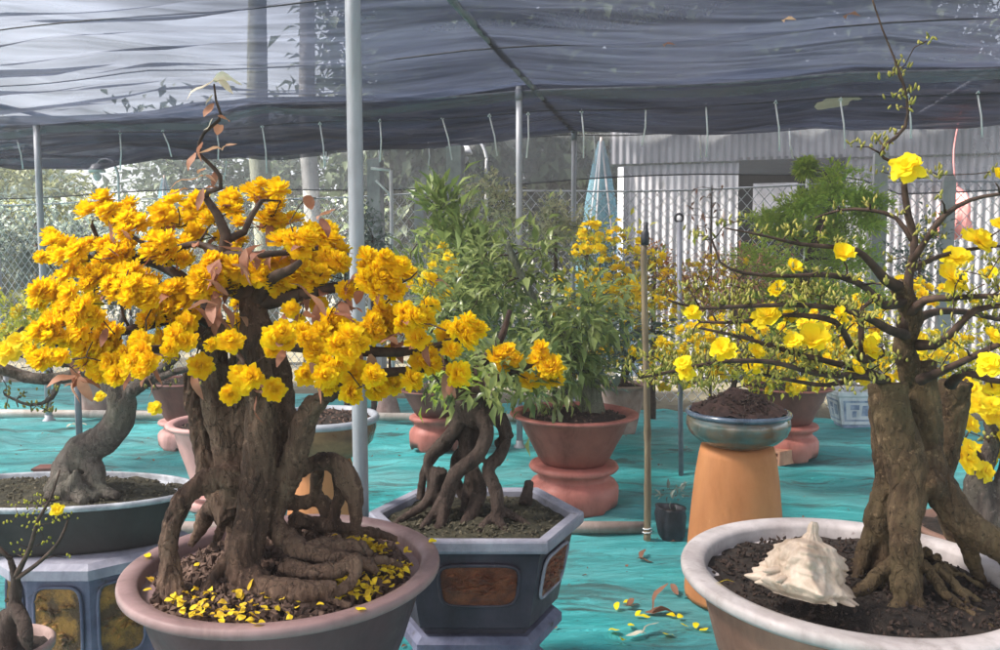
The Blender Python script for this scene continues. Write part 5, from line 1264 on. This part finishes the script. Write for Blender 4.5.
for i in range(NT + 1):
    q = i / NT
    for j in range(NP):
        a = 2 * PI * j / NP
        tw = a - 1.85 + .5 * (q - .5)                      # the ribs wind gently round the shell
        tri = 1 / max(math.cos(tw - PI / 3), math.cos(tw - PI), math.cos(tw + PI / 3), .45)
        c_ = max(0, tri - 1.25) / .75
        shape = .58 + .42 * tri
        cren = c_ * (.05 + .08 * (.5 + .5 * math.sin(q * 52 + 3 * noise.noise(V((q * 9, a, 0)))))) * min(1, q * 4)
        rib = .007 * math.sin(q * 70 + 2.5 * tw) * min(1, q * 3) + .15 * noise.noise(V((math.cos(a) * 4, math.sin(a) * 4, q * 7))) + .025 * noise.noise(V((math.cos(a) * 14, math.sin(a) * 14, q * 22)))
        skirt = math.exp(-((q - .84) / .07) ** 2) * (.10 + .22 * max(0, math.sin(a * 9 + 1.3 * math.sin(a * 2))) ** 3)
        r_ = prof(q) * .90 * shape * (1 + cren + rib + skirt)
        z = hgt * (q + .05 * skirt)
        vs.append(apex + axis * z + side1 * (r_ * 1.05 * math.cos(a) - .004 * math.sin(q * 3)) + side2 * (r_ * .85 * math.sin(a)))
for i in range(NT):
    for j in range(NP): fs.append((i * NP + j, i * NP + (j + 1) % NP, (i + 1) * NP + (j + 1) % NP, (i + 1) * NP + j))
fs.append(tuple(range(NP))); fs.append(tuple(NT * NP + k for k in range(NP - 1, -1, -1)))
mb.add(vs, fs)
for (a, q, L) in ((-.25, .80, .030), (.15, .88, .022), (.55, .90, .016), (2.5, .78, .016), (2.95, .70, .016), (3.2, .86, .020), (1.2, .92, .012)):
    p = apex + axis * (hgt * q) + side1 * (prof(q) * 1.0 * math.cos(a)) + side2 * (prof(q) * .8 * math.sin(a))
    d = (side1 * math.cos(a) + side2 * math.sin(a) + axis * .25).normalized()
    tube(mb, [p - d * .02, p + d * .010, p + d * (.012 + L * .6), p + d * (.012 + L)], [.010, .007, .0045, .0015], 7, .006, .15)
mb.build("whorls", M["shell"], t)

# ================================================================== BRAIDED ROOT TREE in the hexagonal planter
tree = thing("bonsai_tree", "small tree on braided exposed stilt roots in the hexagonal planter", "bonsai tree", V((cH.x, cH.y, .59)))
B = [px_tube(r) for r in [
    [(470, 395, 17, 2.55), (474, 412, 16, 2.55), (470, 425, 12, 2.55)],
    [(478, 408, 9, 2.53), (487, 430, 7.5, 2.50), (478, 455, 7.5, 2.48), (455, 475, 8, 2.48), (446, 500, 8, 2.48), (440, 525, 5, 2.44), (425, 540, 3, 2.40)],
    [(485, 405, 8, 2.55), (505, 430, 7, 2.53), (500, 455, 7, 2.50), (488, 470, 7, 2.48), (497, 495, 7, 2.46), (498, 520, 6, 2.44), (510, 535, 3, 2.40)],
    [(462, 410, 8, 2.55), (455, 430, 7, 2.56), (440, 445, 6, 2.56), (428, 460, 5, 2.55), (432, 485, 5, 2.54), (424, 505, 5, 2.52), (400, 520, 4, 2.50), (388, 530, 2.5, 2.48)],
    [(460, 408, 8, 2.58), (450, 440, 6, 2.60), (436, 455, 5, 2.60), (425, 470, 4, 2.60), (420, 500, 4, 2.58)],
    [(470, 415, 8, 2.58), (465, 445, 7, 2.58), (472, 470, 8, 2.57), (470, 500, 9, 2.56), (465, 525, 8, 2.54)],
    [(480, 410, 7, 2.60), (475, 440, 6, 2.60), (455, 460, 5, 2.60), (460, 490, 6, 2.60), (480, 515, 5, 2.58)],
    [(498, 445, 6, 2.52), (508, 435, 6, 2.56), (500, 415, 6, 2.58)],
    [(472, 470, 8, 2.54), (480, 490, 8, 2.52), (470, 515, 7, 2.48), (455, 538, 3, 2.42)],
    [(500, 510, 5, 2.46), (520, 520, 4, 2.46), (540, 535, 2.5, 2.44)],
    [(446, 495, 7, 2.50), (432, 515, 5, 2.46), (420, 530, 3, 2.42)],
    [(495, 515, 5, 2.46), (480, 530, 4, 2.42), (478, 545, 2.5, 2.38)],
    [(527, 495, 6, 2.62), (530, 480, 5, 2.64), (525, 505, 7, 2.60)],
    [(440, 470, 8, 2.52), (436, 490, 8, 2.54), (440, 510, 8, 2.54)],
]]
fuse("trunk", B, .0055, .003, M["bark_dark"], tree, .4, 8)
rr = random.Random(44); limb = MB(); nodes = []
def limbpx(rows, sides=8):
    pts, rad = px_tube(rows); tube(limb, pts, rad, sides, .025, .12)
    P, r_ = spline(pts, rad, .04); nodes.extend(zip(P, r_))
limbpx([(470, 398, 12, 2.55), (455, 375, 7, 2.55), (440, 360, 5, 2.55), (420, 350, 3, 2.55)])
limbpx([(474, 398, 10, 2.55), (490, 380, 6, 2.5), (515, 370, 4, 2.46), (545, 360, 2.5, 2.44)])
limbpx([(472, 395, 10, 2.55), (480, 365, 6, 2.60), (500, 340, 4, 2.64), (510, 310, 2.5, 2.66)])
tg = []
for (x, y, d) in ((497, 357, 22), (507, 352, 18), (514, 360, 20), (540, 362, 24), (552, 368, 26), (548, 378, 22), (528, 383, 22), (541, 350, 18), (556, 380, 16), (502, 366, 20)):
    p = at(x, y, 2.44 + rr.uniform(-.04, .04)); put_blossom(rr.choice(GOLD), p, d * 1.1 * 2.44 / F, V((rr.uniform(-.5, .5), -.6, .7)), rr, tree); tg.append(p)
mb = MB(); cs = [at(rr.uniform(425, 545), rr.uniform(352, 395), rr.uniform(2.4, 2.75)) for _ in range(26)]
foliage(mb, at(480, 375, 2.55), (.12, .12, .07), 520, .060, .022, 45, tight=.30, centres=cs, up=.15); mb.build("foliage", M["leaf_dark"], tree)
mb = MB(); foliage(mb, at(440, 385, 2.5), (.08, .08, .04), 60, .05, .02, 46, 6, .4, .4); mb.build("young_leaves", M["leaf_bright"], tree)
grow(limb, nodes, tg + cs, rr, .0018, .012, .003, .10, 5, .05, .01)
limb.build("branches", M["twig"], tree)

# ================================================================== CURVED TRUNK BONSAI in the oval tray
tree = thing("bonsai_tree", "bonsai with a smooth curved grey trunk and wide bare branches in the oval planter", "bonsai tree", V((cO.x, cO.y, .59)))
Bt = [px_tube(r) for r in [
    [(66, 492, 16, 2.80), (70, 470, 17, 2.80), (82, 452, 18, 2.80), (102, 440, 16, 2.79), (117, 425, 15, 2.78), (122, 405, 14, 2.77), (117, 388, 13, 2.77), (105, 376, 9, 2.77)],
    [(120, 405, 10, 2.77), (130, 392, 8, 2.76), (150, 380, 6, 2.74), (165, 366, 5, 2.72), (180, 355, 3, 2.70)],
    [(107, 378, 9, 2.77), (90, 372, 7, 2.77), (60, 378, 6, 2.76), (30, 378, 6, 2.75), (0, 368, 6, 2.74), (-40, 366, 5, 2.74)],
    [(80, 455, 12, 2.78), (96, 470, 9, 2.76), (100, 488, 7, 2.74), (118, 496, 4, 2.70)],
    [(70, 475, 11, 2.76), (55, 488, 8, 2.72), (48, 500, 4, 2.68)], [(78, 478, 9, 2.74), (80, 495, 9, 2.70), (84, 503, 5, 2.66)], [(60, 480, 9, 2.78), (50, 490, 7, 2.76), (45, 500, 4, 2.74)],
]]
def rocks(mb):
    for (x, y, r) in ((64, 492, 6), (72, 488, 7), (80, 491, 6), (88, 495, 5), (68, 500, 5), (58, 497, 5), (95, 498, 4), (76, 480, 6)):
        c_ = at(x, y, 2.70); lathe(mb, [(.001, -r * .0034), (r * .0034, -r * .001), (r * .003, r * .003), (r * .001, r * .006), (.0005, r * .0062)], c_, 8, .3, x)
fuse("trunk", Bt, .006, .003, M["bark_grey"], tree, .4, 11, rocks)
rr = random.Random(55); limb = MB(); nodes = []
limbpx([(105, 377, 6, 2.77), (85, 366, 4, 2.8), (50, 362, 3.4, 2.82), (10, 352, 2.6, 2.84), (-30, 345, 2, 2.84)])
limbpx([(150, 380, 5, 2.74), (175, 372, 3.6, 2.7), (200, 366, 2.5, 2.68), (230, 360, 1.8, 2.68)])
limbpx([(58, 378, 4, 2.76), (52, 398, 2.2, 2.7), (30, 405, 1.6, 2.68), (5, 395, 1.2, 2.66)])
limbpx([(110, 380, 6, 2.77), (112, 355, 4, 2.80), (120, 330, 3, 2.84), (125, 300, 2, 2.86)])
tg = [at(rr.uniform(-30, 100), rr.uniform(340, 372), rr.uniform(2.6, 2.95)) for _ in range(60)] + [at(rr.uniform(0, 60), rr.uniform(385, 412), rr.uniform(2.62, 2.75)) for _ in range(20)] + [at(rr.uniform(120, 220), rr.uniform(340, 390), rr.uniform(2.6, 2.8)) for _ in range(26)]
grow(limb, nodes, tg, rr, .0018, .012, .0028, .12, 5, .06, .010)
limb.build("branches", M["bark_grey"], tree)
buds = MB()
for p in tg:
    if rr.random() < .7: bud_cluster(buds, p, 3, rr, .014, .004, .012)
buds.build("buds", M["bud"], tree)["kind"] = "stuff"
for (x, y, d) in ((8, 352, 24), (20, 342, 20), (155, 408, 12), (100, 397, 10), (-8, 360, 22)):
    put_blossom(rr.choice(LEMON[:3]), at(x, y, 2.68), d * 1.2 * 2.68 / F, V((0, -.7, .6)), rr, tree)

# small bonsai low in the corner
pS = at(6, 648, 2.05); cS = V((pS.x, pS.y, 0))
t = thing("flower_pot", "small reddish clay pot low beside the ochre panelled pedestal", "flower pot", V((cS.x, cS.y, 0)))
zt = at(12, 642, 2.05).z
mb = MB(); lathe(mb, [(.075, 0), (.08, .03), (.095, zt * .6), (.105, zt - .03)], cS, 40, .004); mb.build("body", M["brown_red"], t)
mb = MB(); lathe(mb, [(.106, zt - .031), (.115, zt - .026), (.117, zt - .008), (.108, zt), (.10, zt - .01), (.097, zt - .05)], cS, 40, .004); mb.build("rim", M["stone"], t)
soil("soil", (cS.x, cS.y, zt - .03), .100, .100, .02, M["soil"], t, .01, 51)
tree = thing("bonsai_tree", "tiny dark bonsai with sparse yellow green buds low beside the ochre panelled pedestal", "bonsai tree", V((cS.x, cS.y, zt - .02)))
Bs = [px_tube(r) for r in [[(6, 655, 11, 2.05), (8, 628, 9, 2.05), (15, 602, 6.5, 2.05), (15, 575, 4.5, 2.05), (9, 557, 3, 2.05)], [(15, 608, 7, 2.04), (24, 622, 7, 2.02), (27, 640, 6, 2.0), (30, 650, 4, 2.0)], [(8, 612, 7, 2.06), (0, 624, 7, 2.06), (-6, 645, 5, 2.06)]]]
fuse("trunk", Bs, .006, .003, M["bark_dark"], tree, .4, 14)
rr = random.Random(66); limb = MB(); nodes = []
limbpx([(15, 578, 3.2, 2.05), (30, 548, 2.4, 2.0), (38, 520, 1.8, 1.98), (50, 500, 1.3, 1.98), (60, 470, .9, 1.98)], 6)
limbpx([(11, 560, 2.6, 2.05), (-5, 545, 2, 2.05), (-25, 535, 2, 2.05)], 6); limbpx([(15, 580, 2.6, 2.05), (42, 560, 2.0, 2.0), (60, 540, 1.6, 1.98), (68, 520, 1, 1.98)], 6)
tg = [at(rr.uniform(5, 72), rr.uniform(495, 560), rr.uniform(1.92, 2.05)) for _ in range(26)]
grow(limb, nodes, tg, rr, .0009, .006, .0015, .12, 4, .06, .004); limb.build("branches", M["twig"], tree)
buds = MB()
for p in tg: bud_cluster(buds, p, 4, rr, .008, .0026, .010)
buds.build("buds", M["leaf_yellowgreen"], tree)["kind"] = "stuff"
put_blossom(LEMON[0], at(57, 510, 1.96), .034, V((.2, -.7, .6)), rr, tree)

# ================================================================== MIDDLE-GROUND POTTED PLANTS
def potted(name, label, base, crown, rad, n, L, Wd, m, seed, cat="potted plant", flowers=None, fl_m=None, fl_size=.035, barkm="bark_dark", tr=.02, clumps=24, tight=.2, up=.3, group=None, part="foliage", trunkpts=None, nbr=None, out=.8):
    t = thing(name, label, cat, base, group); rr = random.Random(seed); c = crown
    mb = MB(); cs = foliage(mb, c, rad, n, L, Wd, seed, clumps, tight, up, out=out); mb.build(part, M[m], t)
    tm = MB(); pts = trunkpts or [base, base.lerp(c, .35) + V((rr.uniform(-.05, .05), 0, 0)), base.lerp(c, .7) + V((rr.uniform(-.05, .05), 0, 0)), c]
    rd = [tr * 1.3, tr, tr * .8, tr * .4][:len(pts)]
    while len(rd) < len(pts): rd.append(tr * .3)
    tube(tm, pts, rd, 10, .04, .15); tm.build("trunk", M[barkm], t)
    P, r_ = spline(pts, rd, .06); nodes = list(zip(P, r_))[len(P) // 3:]
    bm_ = MB(); tg = list(cs)
    if flowers:
        fm = MB(); fp = []
        for _ in range(flowers):
            k = rr.choice(cs); p = k + V((rr.gauss(0, 1) * rad[0], rr.gauss(0, 1) * rad[1], rr.gauss(0, 1) * rad[2])) * tight * 1.05
            fp.append(p)
        lite = [GOLD[5], LEMON[0], LEMON[1], LEMON[3]]
        for p in fp:
            d = (p - c).normalized() + V((0, -.5, .5)) + sph(rr) * .4
            me = rr.choice(lite)
            add_mesh_copy(fm, me, p, fl_size * rr.uniform(.8, 1.25), d, rr)
        o = fm.build("flowers", M[fl_m], t); o["kind"] = "stuff"
        tg += fp[::3]
    grow(bm_, nodes, tg, rr, .0025, .012, .004, .1, 5, .05, tr * .5); bm_.build("branches", M["twig"], t)
    return t
zA = .55
potted("leafy_plant", "dense dark leafy plant with a fat grey stem in the brick red pot", V((cA.x + .10, cA.y, zA)), at(520, 318, 4.5), (.54, .38, .45), 2000, .108, .036, "leaf_dark", 301, trunkpts=[V((cA.x + .10, cA.y, zA)), V((cA.x + .09, cA.y, zA + .16)), V((cA.x + .03, cA.y, zA + .35)), at(540, 310, 4.5), at(505, 240, 4.5)], barkm="bark_green", tr=.06, clumps=50, tight=.17, up=.05, out=.5)
potted("leafy_plant", "paler leafy plant with upright shoots rising before the mottled concrete post", V((cE.x, cE.y, .44)), at(452, 265, 5.9), (.32, .25, .50), 800, .17, .045, "leaf_mid", 302, tr=.025, clumps=20, tight=.18, up=.6)
potted("leafy_plant", "grey green undergrowth plant filling the gap between the pots", V((cB.x - .5, cB.y - .5, 0)), at(560, 350, 5.6), (.70, .4, .30), 900, .12, .045, "leaf_grey", 303, tr=.03, clumps=34, tight=.17)
potted("flowering_shrub", "yellow flowered shrub spreading behind the bamboo stake", V((cB.x, cB.y, .40)), at(655, 325, 6.2), (.80, .35, .52), 1000, .07, .03, "leaf_yellowgreen", 304, flowers=280, fl_m="petal_lemon", fl_size=.072, tr=.03, clumps=30, tight=.15, group="yellow flowered shrubs")
potted("flowering_shrub", "airy yellow flowered shrub with upright twigs left of the bamboo stake", V((cB.x - .35, cB.y - .6, .0)), at(600, 280, 5.7), (.44, .28, .40), 420, .06, .025, "leaf_yellowgreen", 305, flowers=95, fl_m="petal_lemon", fl_size=.065, tr=.02, clumps=34, tight=.13, group="yellow flowered shrubs")
potted("flowering_shrub", "small yellow green flowering shrub beside the right end of the yellow crown", V((cE.x + .05, cE.y - .1, .44)), at(437, 278, 5.2), (.16, .15, .18), 200, .06, .025, "leaf_yellowgreen", 306, flowers=26, fl_m="petal_lemon", fl_size=.06, tr=.018, clumps=9, tight=.22, group="yellow flowered shrubs")
potted("flowering_shrub", "low yellow green shrub at the left edge above the curved bonsai", V((-4.2, 5.6, 0)), at(25, 325, 5.4), (.42, .35, .24), 900, .06, .028, "leaf_yellowgreen", 307, flowers=70, fl_m="petal_lemon", fl_size=.06, tr=.03, clumps=22, tight=.17, group="yellow flowered shrubs")
potted("flowering_shrub", "broad yellow flowered shrub behind the budding bonsai's trunk", V((2.1, 4.2, 0)), at(900, 345, 4.2), (.58, .3, .30), 900, .05, .022, "leaf_yellowgreen", 308, flowers=170, fl_m="petal_lemon", fl_size=.06, tr=.025, clumps=26, tight=.16, group="yellow flowered shrubs")
potted("flowering_shrub", "budding shrub with small yellow flowers behind the spreading bare branches", V((1.45, 4.9, 0)), at(745, 345, 4.9), (.62, .3, .26), 1100, .05, .022, "leaf_yellowgreen", 309, flowers=130, fl_m="petal_lemon", fl_size=.062, tr=.022, clumps=26, tight=.16, group="yellow flowered shrubs")
potted("twiggy_bush", "rusty brown dry bush in the dark brown red pot", V((cC.x, cC.y, .50)), at(722, 285, 5.8), (.50, .35, .34), 1300, .06, .012, "leaf_rust", 310, tr=.03, clumps=30, tight=.16, up=.1)
# feathery bright green bonsai: layered pads
b = at(800, 420, 6.6); c0 = at(805, 265, 6.6); t = thing("bonsai_tree", "bright green feathery bonsai with layered pads before the shed", "bonsai tree", V((b.x, b.y, 0)))
mb = MB(); rr = random.Random(71); tgs = []
for (x, y, rx, rz) in ((838, 185, .20, .12), (870, 205, .14, .08), (800, 205, .16, .09), (775, 225, .20, .10), (845, 225, .22, .10), (815, 240, .26, .10), (765, 262, .26, .13), (850, 260, .22, .12), (800, 285, .34, .14), (760, 305, .22, .12), (845, 300, .26, .12), (805, 168, .06, .05), (785, 325, .3, .1)):
    p = at(x, y, 6.6 + rr.uniform(-.18, .18)); tgs.append(p); foliage(mb, p, (rx, rx, rz), 1300, .062, .018, int(x * y), 20, .26, .5)
mb.build("foliage", M["leaf_bright"], t)
tm = MB(); pts = [V((b.x, b.y, 0)), V((b.x + .05, b.y, .5)), at(800, 300, 6.6), at(815, 240, 6.6), at(836, 190, 6.6)]; rd = [.06, .05, .04, .03, .012]
tube(tm, pts, rd, 10, .05, .15); P, r_ = spline(pts, rd, .08); grow(tm, list(zip(P, r_))[4:], tgs, rr, .006, .015, .008, .1, 6, .05, .025); tm.build("trunk", M["bark_dark"], t)
# thin bare sapling before the shed
b = at(712, 300, 6.9); t = thing("sapling", "thin bare sapling with a few reddish leaves before the white shed wall", "sapling", V((b.x, b.y, 0))); tm = MB(); rr = random.Random(72)
pts = [V((b.x, b.y, 0)), V((b.x, b.y, .9)), at(711, 240, 6.9), at(712, 185, 6.9)]; tube(tm, pts, [.014, .011, .008, .004], 6, .06)
P, r_ = spline(pts, [.014, .011, .008, .004], .05); tg = [at(712 + rr.uniform(-24, 20), rr.uniform(185, 235), 6.9 + rr.uniform(-.1, .1)) for _ in range(16)]
grow(tm, list(zip(P, r_))[12:], tg, rr, .003, .01, .004, .1, 4, .05, .006); tm.build("stem", M["twig"], t)
mb = MB(); [leaf(mb, p, sph(rr) + V((0, 0, -.4)), .07, .02, rr) for p in tg for _ in (0, 1)]; mb.build("foliage", M["leaf_rust"], t)
# stump bonsai behind the white-rimmed pot with clear yellow blossoms
b = at(985, 535, 2.75); zt = at(985, 528, 2.75).z; cW = V((b.x, b.y, 0))
t = thing("flower_pot", "brown round pot just behind the white rimmed pot at the picture's edge", "flower pot", cW)
mb = MB(); lathe(mb, [(.14, 0), (.15, .03), (.19, zt * .7), (.215, zt - .02)], cW, 40, .004); mb.build("body", M["brownpot"], t)
mb = MB(); lathe(mb, [(.216, zt - .021), (.235, zt - .015), (.235, zt), (.215, zt + .004), (.2, zt - .02)], cW, 40, .004); mb.build("rim", M["brownpot"], t)
soil("soil", (cW.x, cW.y, zt - .02), .205, .205, .02, M["soil"], t, .012, 61)
tree = thing("bonsai_tree", "stump like bonsai with open yellow blossoms behind the white rimmed pot", "bonsai tree", V((cW.x, cW.y, zt)))
Bw = [px_tube(r) for r in [[(984, 530, 16, 2.75), (982, 505, 15, 2.75), (978, 485, 13, 2.75), (985, 465, 9, 2.75), (992, 440, 7, 2.75), (988, 415, 5, 2.75)], [(990, 525, 13, 2.74), (1000, 500, 12, 2.74), (1005, 478, 9, 2.74), (1010, 450, 6, 2.74)], [(972, 520, 8, 2.72), (965, 532, 6, 2.70)]]]
fuse("trunk", Bw, .0065, .004, M["bark_grey"], tree, .5, 19)
rr = random.Random(73); limb = MB(); nodes = []
limbpx([(988, 418, 4, 2.75), (978, 395, 3, 2.75), (965, 380, 2, 2.75)], 6); limbpx([(986, 440, 5, 2.75), (1008, 432, 5, 2.74), (1022, 415, 4, 2.74), (1015, 385, 2.4, 2.74)], 6); limbpx([(985, 462, 5, 2.75), (972, 450, 3, 2.72), (964, 440, 2, 2.70)], 6)
tg = []
for (x, y, d) in ((978, 405, 22), (995, 415, 24), (970, 425, 18), (988, 395, 20), (966, 460, 24), (978, 458, 26), (990, 452, 20), (1005, 440, 22), (968, 448, 16), (985, 472, 18), (1015, 400, 22), (1002, 390, 18), (964, 380, 16), (1020, 425, 24), (972, 388, 16), (865, 438, 12)):
    if x == 865: continue
    p = at(x, y, 2.72 + rr.uniform(-.06, .06)); tg.append(p); put_blossom(rr.choice(LEMON[:3]), p, d * 1.2 * 2.72 / F, V((rr.uniform(-.5, .5), -.8, .5)), rr, tree)
bt = [at(rr.uniform(958, 1030), rr.uniform(375, 475), 2.75 + rr.uniform(-.1, .1)) for _ in range(22)]
grow(limb, nodes, tg + bt, rr, .002, .01, .003, .1, 5, .05, .006); limb.build("branches", M["twig"], tree)
buds = MB(); [bud_cluster(buds, p, 4, rr, .016, .005, .014) for p in bt]; buds.build("buds", M["bud"], tree)["kind"] = "stuff"

# ================================================================== HAZE
mb = MB(); mb.box((0, 12, 5.2), (60, 34, 13.4))
hm = bpy.data.materials.new("haze"); hm.use_nodes = True; nt = hm.node_tree; nt.nodes.remove(nt.nodes["Principled BSDF"])
pv = nt.nodes.new("ShaderNodeVolumePrincipled"); pv.inputs["Color"].default_value = (.86, .88, .92, 1); pv.inputs["Density"].default_value = 0.008; pv.inputs["Anisotropy"].default_value = .2
nt.links.new(pv.outputs[0], nt.nodes["Material Output"].inputs["Volume"])
hz_ = mb.build("haze", hm, smooth=False); hz_["kind"] = "stuff"

# ================================================================== LIGHT
w = bpy.data.worlds.new("World"); S.world = w; w.use_nodes = True; nt = w.node_tree
sky = nt.nodes.new("ShaderNodeTexSky"); sky.sky_type = 'NISHITA'; sky.sun_disc = False
EL, AZ = math.radians(50), math.radians(-98)      # azimuth from +Y (view direction), negative = left
sky.sun_elevation = EL; sky.sun_rotation = AZ; sky.air_density = 1.2; sky.dust_density = 5.0; sky.ozone_density = 0.6
bg = nt.nodes["Background"]; bg.inputs[1].default_value = 0.11; hs = nt.nodes.new("ShaderNodeHueSaturation"); hs.inputs["Saturation"].default_value = 0.35   # milky, hazy sky
nt.links.new(sky.outputs[0], hs.inputs["Color"]); nt.links.new(hs.outputs[0], bg.inputs[0])
sd = bpy.data.lights.new("sun", "SUN"); sd.energy = 5.0; sd.angle = math.radians(9); sd.color = (1.0, .91, .78)
so = bpy.data.objects.new("sun", sd); COL.objects.link(so)
to_sun = V((math.sin(AZ) * math.cos(EL), math.cos(AZ) * math.cos(EL), math.sin(EL)))
so.rotation_mode = 'QUATERNION'; so.rotation_quaternion = to_sun.to_track_quat('Z', 'Y'); so.location = to_sun * 30
S.view_settings.view_transform = 'Standard'; S.view_settings.look = 'None'; S.view_settings.gamma = 1.0; S.view_settings.use_curve_mapping = False
S.view_settings.exposure = 2.85
S.render.engine = 'CYCLES'
S.cycles.use_denoising = True
S.cycles.max_bounces = 10; S.cycles.transparent_max_bounces = 16; S.cycles.diffuse_bounces = 4; S.cycles.sample_clamp_indirect = 8
